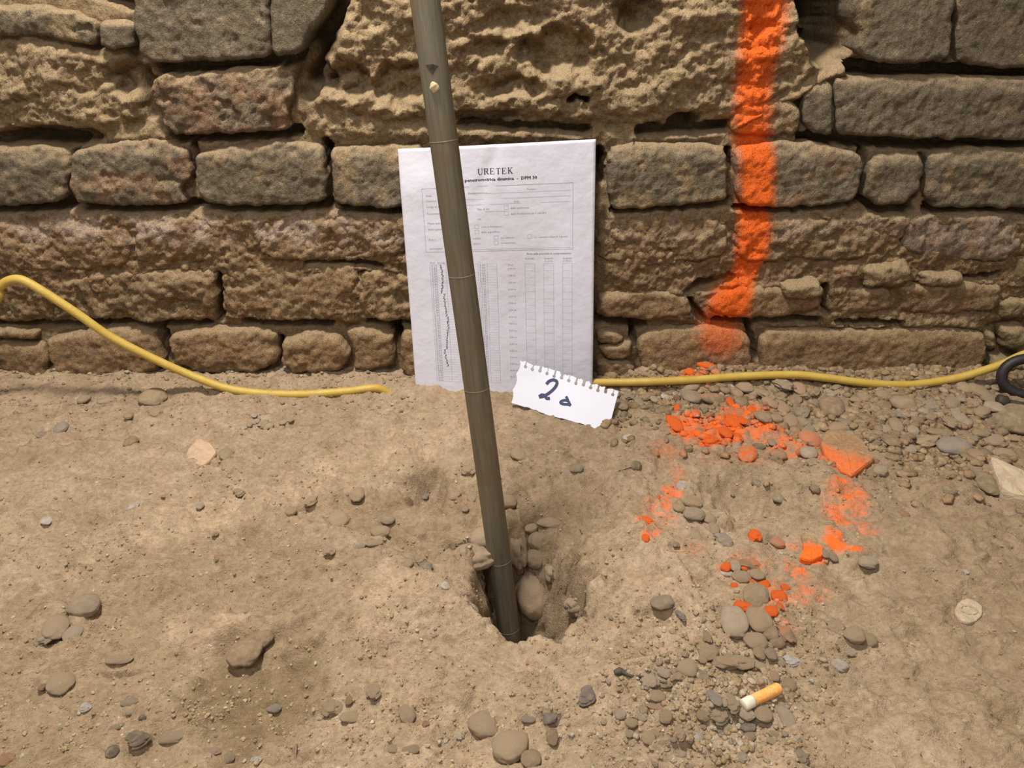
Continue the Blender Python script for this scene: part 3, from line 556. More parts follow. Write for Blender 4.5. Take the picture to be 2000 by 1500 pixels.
# ------------------------------------------------------------------ pebbles: px, py, w, h, rotation, colour key, paint, label
PC = dict(tan=(.42,.30,.17), sand=(.50,.37,.22), pale=(.56,.46,.34), white=(.80,.76,.70), grey=(.33,.27,.19), blue=(.29,.27,.26), dark=(.10,.085,.065), brown=(.30,.19,.10), rust=(.50,.20,.07),
          salmon=(.52,.31,.19), olive=(.22,.175,.085), slate=(.17,.17,.18), yellow=(.85,.38,.06), soil=(.47,.34,.215), red=(.5,.13,.08))
PB = [
 (1434,1216,50,50,0,'pale',0,'largest pale round pebble, beside its tan twin above the cigarette butt'),
 (1482,1214,46,42,10,'tan',0,'round tan pebble touching the large pale round pebble'),
 (1476,1166,46,34,-25,'tan',0,'wedge shaped tan pebble above the two big round pebbles'),
 (1451,1186,36,18,-42,'tan',1.3,'bright orange triangular chip between the wedge pebble and the big pale one'),
 (1506,1196,26,18,-5,'tan',1.3,'bright orange chip at the upper right edge of the round tan pebble'),
 (1522,1187,15,14,0,'tan',.55,'faint orange pebble just right of the bright orange chip'),
 (1521,1168,29,19,0,'tan',1.3,'bright orange oval pebble right of the wedge pebble'),
 (1534,1150,18,12,-20,'tan',1.3,'small bright orange pebble above the bright orange oval one'),
 (1492,1143,22,15,0,'brown',.75,'dull orange pebble above the wedge pebble'),
 (1434,1145,15,9,0,'tan',.9,'tiny flat orange pebble left of the wedge pebble'),
 (1469,1139,9,10,0,'tan',1.2,'tiny orange pebble at the tip of the wedge pebble'),
 (1473,1048,25,21,0,'tan',1.3,'lone round bright orange pebble below the dark hollow'),
 (1518,1061,24,18,15,'salmon',.4,'salmon triangular chip right of the lone bright orange pebble'),
 (1612,1084,15,14,0,'grey',0,'small grey pebble touching the half orange brick chip'),
 (1627,1090,16,14,0,'grey',0,'small grey pebble inside the orange splash'),
 (1415,1059,34,26,25,'blue',0,'blue grey stone left of the lone bright orange pebble'),
 (1395,1033,18,18,0,'tan',0,'tan pebble just above the blue grey stone'),
 (1358,1048,22,25,0,'sand',0,'smooth sandy pebble left of the blue grey stone'),
 (1356,1007,40,20,-5,'grey',0,'long flat grey brown stone left of the dark hollow'),
 (1352,985,38,16,0,'tan',0,'flat tan stone behind the long grey brown one'),
 (1385,1014,24,18,0,'sand',0,'sandy pebble right of the long grey brown stone'),
 (1326,993,22,13,0,'sand',.3,'sandy pebble tinted orange, left of the long grey brown stone'),
 (1457,1101,66,14,-24,'brown',.35,'stick shaped brown stone with an orange tip'),
 (1436,1107,21,19,0,'pale',0,'pale grey pebble under the tip of the stick shaped stone'),
 (1417,1110,20,15,-20,'tan',1.3,'orange chip left of the pale grey pebble'),
 (1419,1122,23,10,-10,'white',0,'white flat chip under the orange chip'),
 (1453,1112,13,8,0,'tan',1.3,'tiny orange chip under the stick shaped stone'),
 (1448,1128,34,17,-8,'tan',0,'flat tan pebble under the stick shaped stone'),
 (1478,1126,24,20,30,'tan',0,'tan pebble under the far end of the stick shaped stone'),
 (1263,1018,17,27,40,'tan',.8,'oval orange pebble at the upper end of the earth ridge'),
 (1261,1052,14,12,0,'tan',1.3,'small square bright orange chip on the ridge, below the oval orange pebble'),
 (1287,973,7,26,-35,'tan',1.0,'thin orange sliver above the oval orange pebble'),
 (1320,1065,14,10,0,'brown',.2,'dark brown pebble right of the earth ridge'),
 (1293,1180,42,22,10,'grey',0,'brown grey stone over a dark gap, left of the ridge end'),
 (1330,1206,15,19,20,'slate',0,'small slate pebble right of the brown grey stone over the gap'),
 (1243,914,19,18,0,'olive',0,'round olive brown pellet right of the hole'),
 (1229,858,24,12,0,'white',0,'off white flat chip below the torn note'),
 (1331,951,18,15,-20,'white',0,'whitish chip on the left side of the orange ring'),
 (1386,862,38,19,-8,'tan',1.3,'large bright orange oval stone in the thickest spray'),
 (1417,847,25,21,0,'tan',1.2,'orange stone right of and above the large orange oval'),
 (1432,826,34,27,0,'tan',1.1,'broad orange stone at the centre of the spray patch'),
 (1451,822,18,14,0,'tan',1.1,'small orange stone at the right of the broad orange one'),
 (1440,855,17,24,10,'tan',1.1,'upright orange stone below the broad orange one'),
 (1367,845,16,15,0,'grey',0,'grey pebble left clean amid the orange spray'),
 (1318,829,25,27,20,'salmon',.9,'orange stone at the left end of the spray patch'),
 (1327,803,25,18,-20,'brown',.6,'orange brown stone on the upper left of the spray patch'),
 (1358,809,18,15,0,'white',.5,'whitish pebble splashed orange at the top of the spray patch'),
 (1436,810,52,15,-6,'tan',.45,'long flat stone along the top of the spray patch'),
 (1394,781,52,17,5,'brown',.25,'long flat brown stone with a rusty near edge below the cable'),
 (1426,786,14,20,0,'salmon',1.0,'small orange triangle at the end of the long rusty stone'),
 (1459,889,34,27,-20,'sand',.5,'flat chip dusted light orange below the spray patch'),
 (1482,874,25,10,-12,'dark',0,'dark grey sliver right of the light orange chip'),
 (1520,890,31,13,-25,'tan',.3,'tilted tan stone right of the dark sliver'),
 (1508,866,15,14,0,'grey',.2,'small grey pebble above the tilted tan stone'),
 (1579,886,31,19,-20,'pale',0,'pale grey stone left of the orange edged tile'),
 (1581,860,42,27,-10,'salmon',.4,'salmon stone behind the pale grey stone beside the tile'),
 (1341,723,28,20,40,'tan',.8,'orange pointed chip standing behind the cable, leftmost'),
 (1376,714,22,20,60,'tan',.85,'orange pointed chip standing behind the cable, middle'),
 (1430,716,42,17,-35,'tan',.3,'slanted tan shard with an orange tip behind the cable'),
 (1461,713,16,20,-60,'tan',.6,'orange tinted chip right of the slanted shard'),
 (1519,719,15,14,0,'pale',0,'whitish pebble behind the cable'),
 (1222,761,23,12,0,'tan',0,'tan pebble under the cable beside the torn note'),
 (1272,761,13,16,0,'yellow',0,'bright yellow orange pebble under the cable'),
 (1214,793,23,24,0,'olive',0,'square olive stone beside the right edge of the note'),
 (1274,800,19,18,0,'olive',0,'olive stone right of the square olive stone'),
 (1262,822,13,13,0,'olive',0,'small olive pebble below the second olive stone'),
 (1277,780,15,16,0,'pale',0,'pale pebble below the yellow orange pebble'),
 (1290,786,13,16,0,'salmon',.2,'salmon pebble right of the pale one'),
 (1304,780,20,15,20,'white',0,'whitish stone right of the salmon pebble'),
 (1321,771,15,13,0,'white',0,'white pebble close under the cable'),
 (1350,758,29,12,8,'tan',0,'long tan pebble touching the cable'),
 (1350,778,35,21,10,'grey',0,'broad brown grey stone left of the long rusty stone'),
 (1430,756,8,7,0,'white',0,'tiny bright white bead under the cable'),
 (1497,773,26,28,30,'tan',0,'diamond shaped tan stone below the cable'),
 (1527,752,33,27,35,'grey',0,'round grey brown stone propped on the cable'),
 (1558,758,27,22,0,'salmon',0,'round pinkish stone right of the propped grey one'),
 (1524,778,27,16,-15,'tan',0,'tan stone under the propped grey one'),
 (1552,784,27,21,-10,'brown',.15,'brown stone under the round pinkish one'),
 (1600,809,17,46,6,'rust',.2,'tall leaf shaped rust coloured stone'),
 (1624,797,46,32,-20,'brown',0,'broad brown stone right of the leaf shaped one'),
 (1648,788,18,24,-20,'salmon',0,'upright salmon pebble beside the broad brown stone'),
 (1685,777,21,18,0,'tan',0,'round tan pebble below the sagging cable'),
 (1725,774,30,15,-18,'tan',0,'oval tan pebble below the lowest sag of the cable'),
 (1726,794,25,15,0,'brown',0,'orange brown pebble beneath the oval tan one'),
 (1763,790,44,24,-12,'tan',0,'large oval stone right of the orange brown pebble'),
 (1758,812,42,10,-15,'blue',0,'long blue grey pebble beneath the large oval stone'),
 (1873,814,24,34,0,'pale',0,'light egg shaped pebble standing upright'),
 (1935,830,27,27,-20,'brown',0,'brown round pebble left of the big olive boulder'),
 (1914,829,15,18,10,'salmon',.15,'small salmon chip left of the brown round pebble'),
 (1848,765,20,12,15,'pale',0,'pale pebble under the right rise of the cable'),
 (1916,848,35,11,0,'tan',0,'flat tan pebble under the brown round pebble'),
 (1836,847,50,10,-8,'tan',0,'long low tan stone left of the flat pebbles'),
 (1876,846,34,10,-35,'tan',0,'slanting slim stone right of the long low one'),
 (1684,817,38,12,-40,'brown',0,'slanting brown stone above the tile'),
 (1649,816,16,13,0,'red',.2,'small red pebble above the tile'),
 (1637,838,36,15,0,'salmon',.1,'pinkish oval stone directly behind the tile'),
 (1653,851,33,14,0,'pale',0,'pale oval stone resting behind the tile'),
 (1740,862,31,27,0,'brown',0,'round brown stone right of the tile'),
 (1750,832,23,23,0,'tan',0,'round tan pebble above the round brown stone'),
 (1716,853,24,20,0,'tan',0,'tan pebble left of the round brown stone'),
 (1810,864,38,34,-60,'sand',0,'triangular sandy stone beside the long pale one'),
 (1864,875,62,24,-8,'blue',0,'long pale blue grey stone, largest of the gravel'),
 (1940,864,50,20,-10,'tan',0,'long tan stone right of the long pale blue grey one'),
 (1964,892,36,20,0,'sand',0,'sandy stone in front of the long tan one'),
 (1719,921,26,15,-15,'pale',0,'pale flat pebble right of the tile corner'),
 (1927,946,34,38,0,'olive',0,'dull olive stone left of the big pale slab'),
 (1985,826,70,42,-30,'olive',0,'big olive boulder at the right edge below the dark bar'),
 (1694,1106,34,18,-15,'pale',0,'smooth pale oval pebble alone on the right dirt'),
 (1768,1006,16,9,0,'rust',0,'small rust pebble on the bare right dirt'),
 (1886,1118,10,10,0,'white',0,'tiny white pebble above the ringed disc stone'),
 (1898,1256,18,25,0,'sand',0,'sandy oval pebble below the ringed disc stone'),
 (1692,1252,36,22,-25,'tan',0,'angular tan stone left of the middle right dirt'),
 (1668,1241,38,24,10,'sand',0,'sandy stone touching the angular tan one'),
 (1662,1276,27,13,0,'pale',0,'pale chip below the angular tan stone'),
 (1634,1228,38,24,0,'soil',0,'half buried round stone with a dark lower rim'),
 (1640,1302,29,20,-42,'white',0,'white chip lying tilted right of the pebble cluster'),
 (1546,1292,30,16,-12,'white',0,'off white stone at the right of the pointed slab'),
 (1476,1256,42,26,-5,'tan',0,'flat tan pebble under the two big round pebbles'),
 (1518,1259,27,15,-15,'brown',0,'brown pebble right of the flat tan one'),
 (1482,1281,21,21,0,'tan',0,'small round tan pebble, left of a darker twin'),
 (1505,1278,22,21,0,'grey',0,'small round dark pebble, right of its tan twin'),
 (1536,1240,27,34,10,'brown',.25,'brown stone tinted orange, below the bright chips'),
 (1503,1236,30,30,0,'brown',.15,'orange brown stone behind the flat tan pebble'),
 (1430,1295,80,25,-13,'tan',0,'long pointed slab of stone below the big round pebbles'),
 (1476,1299,46,8,-32,'sand',0,'thin curved sliver at the right of the pointed slab'),
 (1382,1272,38,30,0,'tan',0,'tan stone above the tip of the pointed slab'),
 (1372,1292,17,12,-20,'salmon',.1,'small pink pebble at the tip of the pointed slab'),
 (1382,1246,18,20,0,'tan',0,'small tan pebble left of the big pale round one'),
 (1270,1334,36,22,32,'pale',0,'pale oval pebble near the dark twig'),
 (1298,1342,32,11,18,'sand',0,'slim sandy pebble right of the pale oval one'),
 (1284,1362,29,18,0,'tan',0,'tan pebble beneath the slim sandy one'),
 (1280,1383,34,10,-10,'salmon',0,'rusty sliver beneath the tan pebble'),
 (1342,1305,36,28,0,'soil',0,'soil coated stone right of the pale oval pebble'),
 (1374,1328,28,27,0,'grey',0,'grey brown stone above the blue grey one'),
 (1396,1364,21,30,15,'blue',0,'blue grey upright stone left of the cigarette butt'),
 (1414,1374,13,12,0,'pale',0,'pale pebble right of the blue grey upright stone'),
 (1372,1401,23,16,0,'tan',0,'tan pebble with a dark gap beneath, below the blue grey stone'),
 (1404,1400,36,28,0,'soil',0,'soil coated stone below and left of the cigarette butt'),
 (1430,1376,28,30,0,'soil',0,'soil coated stone touching the burnt end of the butt'),
 (1458,1399,29,17,-42,'pale',0,'pale tilted stone below the white end of the butt'),
 (1460,1423,29,17,5,'slate',0,'slate blue stone below the pale tilted one'),
 (1464,1441,20,17,0,'tan',0,'tan pebble under the slate blue stone'),
 (1490,1398,32,30,0,'soil',0,'soil coated stone right below the cigarette filter'),
 (1328,1434,18,25,0,'sand',0,'upright sandy pebble at the lower centre right'),
 (1362,1442,21,14,0,'white',0,'white pebble right of the upright sandy one'),
 (1406,1426,15,14,0,'blue',0,'small blue grey pebble left of the slate blue stone'),
 (1536,1404,26,34,10,'pale',0,'pale upright stone right of the slate blue stone'),
 (1540,1340,28,20,-20,'tan',0,'tan stone right of the cigarette filter tip'),
 (1513,1324,17,15,0,'salmon',0,'pinkish pebble above the cigarette filter tip'),
 (1300,1402,24,22,0,'tan',0,'tan pebble under the rusty sliver'),
 (1266,1445,24,22,0,'sand',0,'sandy pebble at the lower centre'),
 (1564,1480,26,30,0,'grey',0,'grey brown stone at the bottom edge, right of centre'),
 (1013,892,27,22,25,'sand',0,'round tan pebble just right of the rod, above the hole'),
 (698,968,25,22,0,'tan',0,'round pebble left of the rod on the rim of the bowl'),
 (915,920,30,15,0,'soil',0,'soil coated stone left of the rod behind the bowl'),
 (1126,917,25,13,0,'grey',0,'grey brown pebble behind the bowl on its right'),
 (888,970,24,17,0,'tan',0,'pebble with a dark lower rim left of the rod'),
 (922,972,19,17,0,'tan',0,'pebble touching the rod side of its dark rimmed twin'),
 (909,997,13,10,0,'tan',0,'tiny pebble beneath the pair left of the rod'),
 (991,984,34,20,20,'tan',0,'stone half hidden behind the rod above the hole'),
 (1035,1033,27,19,0,'sand',0,'stone over a dark gap right of the rod'),
 (1142,1038,19,13,10,'tan',0,'pebble on the right slope of the bowl'),
 (1071,1022,48,14,-22,'soil',0,'long soil coated stone on the right slope of the bowl'),
 (945,1068,56,46,10,'soil',0,'large soil coated boulder left of the rod in the hole'),
 (928,1094,74,44,0,'soil',0,'soil clod overhanging the dark cavity'),
 (1013,1098,34,72,5,'sand',0,'pale upright boulder right behind the rod in the hole'),
 (1045,1105,38,32,0,'soil',0,'clod right of the pale upright boulder in the hole'),
 (1040,1190,62,80,0,'soil',0,'large rounded clod deep in the hole right of the rod'),
 (896,1072,17,13,0,'tan',0,'pebble at the upper left lip of the hole'),
 (1052,1062,36,34,20,'soil',0,'clod under the gap on the right of the hole'),
 (1124,1190,40,34,30,'soil',0,'clod on the right lip of the hole'),
 (1075,1130,24,40,10,'soil',0,'slim clod on the right inner wall of the hole'),
 (868,1146,23,9,-38,'white',0,'white chip on the left lip of the hole'),
 (660,1018,40,26,0,'soil',0,'soil coated ring shaped stone left of the bowl'),
 (743,1040,34,18,0,'tan',0,'tan stone on the left slope of the bowl'),
 (757,1017,26,13,15,'grey',0,'grey pebble above the tan stone on the left slope'),
 (701,1070,25,8,22,'grey',0,'slim grey sliver at the lower left of the bowl'),
 (731,1064,34,9,22,'tan',0,'slim tan sliver casting a dark gap beside the grey one'),
 (796,1104,20,14,0,'tan',0,'leftmost of three pebbles on the lower bowl edge'),
 (820,1096,22,14,15,'tan',0,'middle of three pebbles on the lower bowl edge'),
 (831,1110,24,18,0,'slate',0,'rightmost and greyest of three pebbles on the lower bowl edge'),
 (831,973,12,9,0,'slate',0,'tiny slate pebble under the small pit'),
 (120,838,23,20,15,'blue',0,'blue grey round pebble on the far left ground'),
 (81,851,18,9,15,'grey',0,'slim grey chip left of the blue grey pebble'),
 (256,864,23,18,0,'brown',0,'brown pebble right of the blue grey one'),
 (300,781,46,25,0,'tan',0,'big squarish stone in the shadow of the left cable'),
 (305,809,28,15,10,'tan',0,'oval stone in front of the big squarish one'),
 (251,814,17,11,20,'tan',0,'small pebble left of the oval stone near the cable shadow'),
 (208,784,36,18,-8,'soil',0,'soil coated stone left of the big squarish one'),
 (165,778,20,18,0,'soil',0,'small soil coated stone at the far left by the wall foot'),
 (442,889,25,20,20,'tan',0,'round pebble right of the upturned tile chip'),
 (363,882,14,26,-35,'soil',0,'slanting stone left of the upturned tile chip'),
 (262,989,16,18,0,'white',0,'white round pebble on the smooth left ground'),
 (91,1020,19,13,20,'white',0,'bright white angular chip on the left ground'),
 (467,963,20,16,25,'tan',0,'tan pebble on the smooth plate left of the bowl'),
 (391,990,13,11,0,'pale',0,'pale small pebble between the white one and the tan one'),
 (607,981,24,20,-30,'tan',0,'tan pebble on the upper left rim of the bowl'),
 (568,1001,22,15,0,'tan',0,'tan pebble left of the upper left rim of the bowl'),
 (643,1078,25,14,0,'soil',0,'soil coated stone left of the slivers'),
 (421,1046,13,9,0,'brown',0,'dark brown pebble under the smooth left plate'),
 (425,1091,13,9,0,'rust',0,'rusty pebble below the dark brown one on the left'),
 (165,1188,54,34,30,'grey',0,'flat grey brown stone with a dark lower edge, far left'),
 (93,1248,38,42,10,'grey',0,'dark oval stone leaning on a larger one, far left'),
 (109,1228,42,40,20,'soil',0,'soil coated stone behind the dark oval one, far left'),
 (143,1240,30,27,0,'pale',0,'pale round pebble right of the dark oval stone'),
 (119,1338,42,36,0,'sand',0,'round sandy stone with a dark lower rim, lower left'),
 (233,1292,46,12,14,'soil',0,'crust of soil over a dark slot, lower left'),
 (270,1446,42,26,20,'dark',0,'dark charcoal stone at the lower left'),
 (220,1470,24,19,15,'dark',0,'small charcoal stone left below the larger charcoal one'),
 (14,1488,38,24,0,'rust',0,'dark brown and rust stone in the bottom left corner'),
 (229,1421,31,10,15,'grey',0,'slim grey stone above the charcoal stones'),
 (252,1372,32,12,8,'grey',0,'flat grey stone above the slim grey one'),
 (168,1384,20,15,0,'white',0,'crumbly whitish lump at the lower left'),
 (254,1391,14,10,0,'pale',0,'pale crumb right of the crumbly whitish lump'),
 (479,1276,60,50,0,'brown',0,'large round soil coated stone in the dark damp patch'),
 (511,1252,42,26,-15,'brown',0,'smaller stone behind the large round one in the damp patch'),
 (535,1386,26,14,0,'blue',0,'blue grey stone at the lower edge of the damp patch'),
 (649,1384,42,32,10,'tan',0,'tan stone left in the pair below the plate'),
 (684,1403,36,18,15,'sand',0,'sandy slim stone right in the pair below the plate'),
 (682,1370,14,14,0,'brown',0,'small brown pebble above the pair'),
 (730,1354,30,26,0,'soil',0,'soil coated stone above and right of the pair'),
 (796,1396,30,28,10,'soil',0,'soil coated stone right of the pair'),
 (831,1416,14,11,30,'red',0,'small red brown pebble right of the soil coated stone'),
 (943,1416,52,44,20,'soil',0,'flat flake of crusted soil at the lower centre'),
 (996,1459,62,56,-20,'sand',0,'large flat sandy stone at the bottom centre'),
 (1037,1484,36,30,0,'tan',0,'tan stone right of the large flat sandy one'),
 (1032,1405,29,12,0,'blue',0,'grey pebble with a dark rim, bottom centre'),
 (1074,1406,28,16,20,'slate',0,'purple grey pebble right of the dark rimmed grey one'),
 (1078,1441,22,26,0,'brown',0,'brown round pebble below the purple grey one'),
 (1146,1362,30,30,-30,'slate',0,'slate coloured stone half sunk in pale dust'),
 (897,1441,13,9,0,'white',0,'small white chip at the bottom, left of the large flat stone'),
 (803,1466,32,14,15,'tan',0,'tan stone near the bottom, left of centre'),
 (768,1466,20,14,0,'sand',0,'sandy pebble left of the tan stone near the bottom'),
 (415,1469,36,12,0,'soil',0,'low soil coated stone near the bottom left'),
 (338,1440,46,20,12,'soil',0,'low stone with a dark edge right of the charcoal ones'),
 (448,1485,20,12,15,'grey',0,'grey pebble near the bottom left'),
 (500,1485,22,11,0,'white',0,'white chip at the bottom, left of the twig'),
 (278,1403,14,10,0,'dark',0,'tiny dark pebble above the charcoal stone'),
 (84,1346,13,12,0,'brown',0,'small brown pebble left of the round sandy stone'),
]
# cluster of small pale pebbles on the left (group)
rc = random.Random(12); CL = []
for k in range(20): CL.append((rc.gauss(508, 22), rc.gauss(832, 20), rc.uniform(8, 15), rc.uniform(6, 10), rc.uniform(-40, 40), rc.choice(['pale', 'sand', 'white', 'sand'])))
# gravel below the cable on the right (group)
GB = np.array([(1200,752),(1340,752),(1600,762),(1800,775),(1935,745),(2010,790),(2010,990),(1900,900),(1760,880),(1690,862),(1600,850),(1500,830),(1300,800),(1200,800)], float)
GR = []; occ = [(p[0], p[1], max(p[2], p[3])) for p in PB]
def inside(x, y, P): return bool(sdf(np.array([x]), np.array([y]), P)[0] > 0)
tries = 0
while len(GR) < 84 and tries < 20000:
    tries += 1; x = rc.uniform(1195, 2010); y = rc.uniform(745, 985); s = rc.uniform(14, 30)
    if inside(x, y, GB) and all(math.hypot(x - a, (y - b) * 1.6) > (s + c) * 0.42 for a, b, c in occ):
        GR.append((x, y, s, s * rc.uniform(.5, .85), rc.uniform(-45, 45), rc.choice(['tan', 'brown', 'grey', 'sand', 'tan', 'pale', 'salmon']))); occ.append((x, y, s))
# pebbles beside the butt (group)
GB2 = np.array([(1180,1330),(1260,1310),(1330,1240),(1420,1250),(1540,1260),(1580,1340),(1540,1460),(1400,1500),(1230,1500),(1200,1400)], float); GR2 = []
tries = 0
while len(GR2) < 30 and tries < 20000:
    tries += 1; x = rc.uniform(1180, 1580); y = rc.uniform(1240, 1500); s = rc.uniform(12, 24)
    if inside(x, y, GB2) and not (1440 < x < 1535 and 1335 < y < 1395) and all(math.hypot(x - a, (y - b) * 1.3) > (s + c) * 0.42 for a, b, c in occ):
        GR2.append((x, y, s, s * rc.uniform(.6, .9), rc.uniform(-45, 45), rc.choice(['tan', 'sand', 'sand', 'pale', 'grey', 'soil']))); occ.append((x, y, s))

# base shapes shared between pebbles
def ico(sub):
    t = (1 + 5**.5) / 2; V = [Vector(v).normalized() for v in [(-1,t,0),(1,t,0),(-1,-t,0),(1,-t,0),(0,-1,t),(0,1,t),(0,-1,-t),(0,1,-t),(t,0,-1),(t,0,1),(-t,0,-1),(-t,0,1)]]
    Fs = [(0,11,5),(0,5,1),(0,1,7),(0,7,10),(0,10,11),(1,5,9),(5,11,4),(11,10,2),(10,7,6),(7,1,8),(3,9,4),(3,4,2),(3,2,6),(3,6,8),(3,8,9),(4,9,5),(2,4,11),(6,2,10),(8,6,7),(9,8,1)]
    for _ in range(sub):
        mid = {}; N = []
        def m(a, b):
            k = (min(a, b), max(a, b))
            if k not in mid: V.append(((V[a] + V[b]) / 2).normalized()); mid[k] = len(V) - 1
            return mid[k]
        for a, b, c in Fs: ab, bc, ca = m(a, b), m(b, c), m(c, a); N += [(a, ab, ca), (b, bc, ab), (c, ca, bc), (ab, bc, ca)]
        Fs = N
    return V, Fs
PROTO = []
for k in range(10):
    V, Fs = ico(3); off = Vector((k * 3.1, k * 1.7, 0)); ang = k % 3 == 2
    Vn = []
    for v in V:
        r = 1 + 0.16 * mnoise.noise(v * 1.1 + off) + 0.07 * mnoise.noise(v * 2.6 + off) + 0.02 * mnoise.noise(v * 7 + off)
        e = 2.6; q = (abs(v.x)**e + abs(v.y)**e + abs(v.z)**e)**(-1 / e); r *= 0.55 + 0.45 * q
        if ang: r *= 0.9 + 0.18 * (mnoise.cell(v * 1.6 + off) - 0.3)
        Vn.append(v * r)
    me = bpy.data.meshes.new('pebble'); me.from_pydata([tuple(v) for v in Vn], [], Fs); me.validate()
    me.polygons.foreach_set('use_smooth', [True] * len(me.polygons)); me.materials.append(M_STONE); PROTO.append(me)
MOAT = []
def pebble(px, py, wpx, hpx, rot, ck, paint, label, group=None, name='pebble', sink=0.42):
    x, y, z, t = hit(px, py); a = wpx * t / F / 2; el = math.sin(math.atan2(CH - z, y - CY))
    hb = hpx * t / F / 2; b = min(max(hb / (el * 0.78 + 0.14), a * 0.4), a * 1.9)
    c = min(max(min(a, b) * 0.6, 0.0012), 0.012)
    deep = any(k in label for k in ('in the hole', 'cavity', 'of the hole', 'inner wall'))
    if deep: b = max(hb * 1.05, a * .7); c = hb * 1.1; y += b * 0.35; sink = 0.5
    i = (int(px * 7 + py * 3)) % len(PROTO); o = bpy.data.objects.new(name, PROTO[i]); C.objects.link(o)
    o.scale = (a * 1.1, b * 1.1, c); o.location = (x, y, z + c * (1 - 2 * sink)); o.rotation_euler = (rc.uniform(-.15, .15), rc.uniform(-.15, .15), math.radians(rot))
    cc = np.array(PC[ck]) * rc.uniform(.9, 1.1); o.color = (*cc, paint)
    tag(o, label, 'stone', group); MOAT.append((x, y, math.sqrt(a * b)))
    return o
for p in PB:
    n = 'soil_clod' if ('clod' in p[7] or 'flake' in p[7] or 'crust of' in p[7]) else ('stone_chip' if ('chip' in p[7] or 'sliver' in p[7]) else 'pebble')
    pebble(*p, name=n, sink=0.5 if p[5] == 'soil' and p[3] < 60 and 'hole' not in p[7] and 'cavity' not in p[7] else 0.43)
CN = dict(tan='tan', sand='sandy', pale='pale', white='whitish', grey='grey brown', brown='brown', salmon='salmon', soil='soil coloured')
LM = [(1600,809,'the tall leaf shaped rust stone'), (1655,890,'the orange edged tile fragment'), (1864,875,'the long pale blue grey stone'), (1873,814,'the upright egg shaped pebble'), (1527,752,'the round stone propped on the cable'),
      (1394,781,'the long flat rusty stone'), (1272,761,'the yellow orange pebble'), (1763,790,'the large oval stone below the cable'), (1960,788,'the iron peg'), (1975,950,'the big pale slab'), (1740,862,'the round brown stone by the tile'),
      (1810,864,'the triangular sandy stone'), (1725,774,'the oval pebble under the lowest cable sag'), (1935,830,'the brown pebble by the olive boulder'), (1214,793,'the square olive stone beside the note'),
      (1486,1365,'the cigarette butt'), (1434,1216,'the largest pale round pebble'), (1430,1295,'the long pointed slab'), (1225,1321,'the dark twig'), (1460,1423,'the slate blue stone'), (1362,1442,'the white pebble near the bottom'),
      (1396,1364,'the blue grey upright stone'), (1270,1334,'the pale oval pebble by the twig'), (1546,1292,'the off white stone'), (1536,1404,'the pale upright stone')]
ORD = ['nearest', 'second', 'third', 'fourth', 'fifth', 'sixth', 'seventh', 'eighth', 'ninth', 'tenth']
def name_each(L):
    out = []; seen = {}
    for p in L:
        d, a = min((math.hypot(p[0] - q[0], (p[1] - q[1]) * 1.3), q) for q in LM); dx, dy = p[0] - a[0], p[1] - a[1]
        side = ('right of' if dx > 0 else 'left of') if abs(dx) > abs(dy) * 1.3 else ('below' if dy > 0 else 'above')
        out.append((CN[p[5]], side, a[2], d))
    for i, (c, sd, a, d) in enumerate(out):
        same = sorted(o[3] for o in out if o[:3] == (c, sd, a)); k = same.index(d)
        seen[i] = '%s pebble %s %s%s' % (c, sd, a, '' if len(same) == 1 else ', %s of its colour%s' % (ORD[k], '' if k == 0 else ' away'))
    return [seen[i] for i in range(len(L))]
def name_cluster(L):
    rows = sorted(range(len(L)), key=lambda i: L[i][1]); lab = {}; R5 = ['top', 'second', 'third', 'fourth', 'bottom']
    for r in range(5):
        idx = sorted(rows[r * 4:(r + 1) * 4], key=lambda i: L[i][0])
        for k, i in enumerate(idx): lab[i] = '%s pebble, %s in the %s row of the pale pebble cluster' % (CN[L[i][5]], ['leftmost', 'second from left', 'third from left', 'rightmost'][k], R5[r])
    return [lab[i] for i in range(len(L))]
for p, lb_ in zip(CL, name_cluster(CL)): pebble(*p, 0, lb_, 'little cluster of pale pebbles')
for p, lb_ in zip(GR, name_each(GR)):
    X1, Y1, _, _ = hit(p[0], p[1]); f = float(floor_paint(np.array([X1]), np.array([Y1]))[0])
    pebble(*p, min(f, 1.1), lb_, 'gravel band pebbles')
for p, lb_ in zip(GR2, name_each(GR2)): pebble(*p, 0, lb_, 'pebbles around the cigarette butt')

# ground mesh: a slight seat around each pebble
for x, y, r in MOAT:
    m = 1.6 * r
    j0, j1 = np.searchsorted(fy, [y - m - .003, y + m + .003]); i0, i1 = np.searchsorted(fx, [x - m - .003, x + m + .003])
    if j1 > j0 and i1 > i0:
        q = np.hypot(GX[j0:j1, i0:i1] - x, GY[j0:j1, i0:i1] - y) / r; GH[j0:j1, i0:i1] -= min(0.0035, 0.30 * r) * np.exp(-((q - 0.95) / 0.28)**2) * (0.55 + 0.45 * np.clip(-(GY[j0:j1, i0:i1] - y) / r, -1, 1))
hm = ss(-0.02, 0.004, sdf_far(GX, GY, HOLE, 0.04))
DX = hm * 0.0030 * fbm(GX * 1.2 + GY, GH, 0.018, 4, 0.6, seed=61); DY = hm * 0.0030 * fbm(GX - GY * 1.2, GH, 0.018, 4, 0.6, seed=62)
GC = np.empty(GX.shape + (3,)); GC[:] = SAND
n = fbm(GX, GY, 0.12, 4, seed=31); GC *= (1 + 0.12 * n)[..., None]
def blend(mask, c): 
    global GC
    GC = GC * (1 - mask[..., None]) + np.asarray(c) * mask[..., None]
dk = ss(-0.002, 0.02, sdf_far(GX, GY, DARKP, 0.05) + 0.01 * fbm(GX, GY, 0.03, 3, seed=32)); blend(dk, DSAND * 0.92)
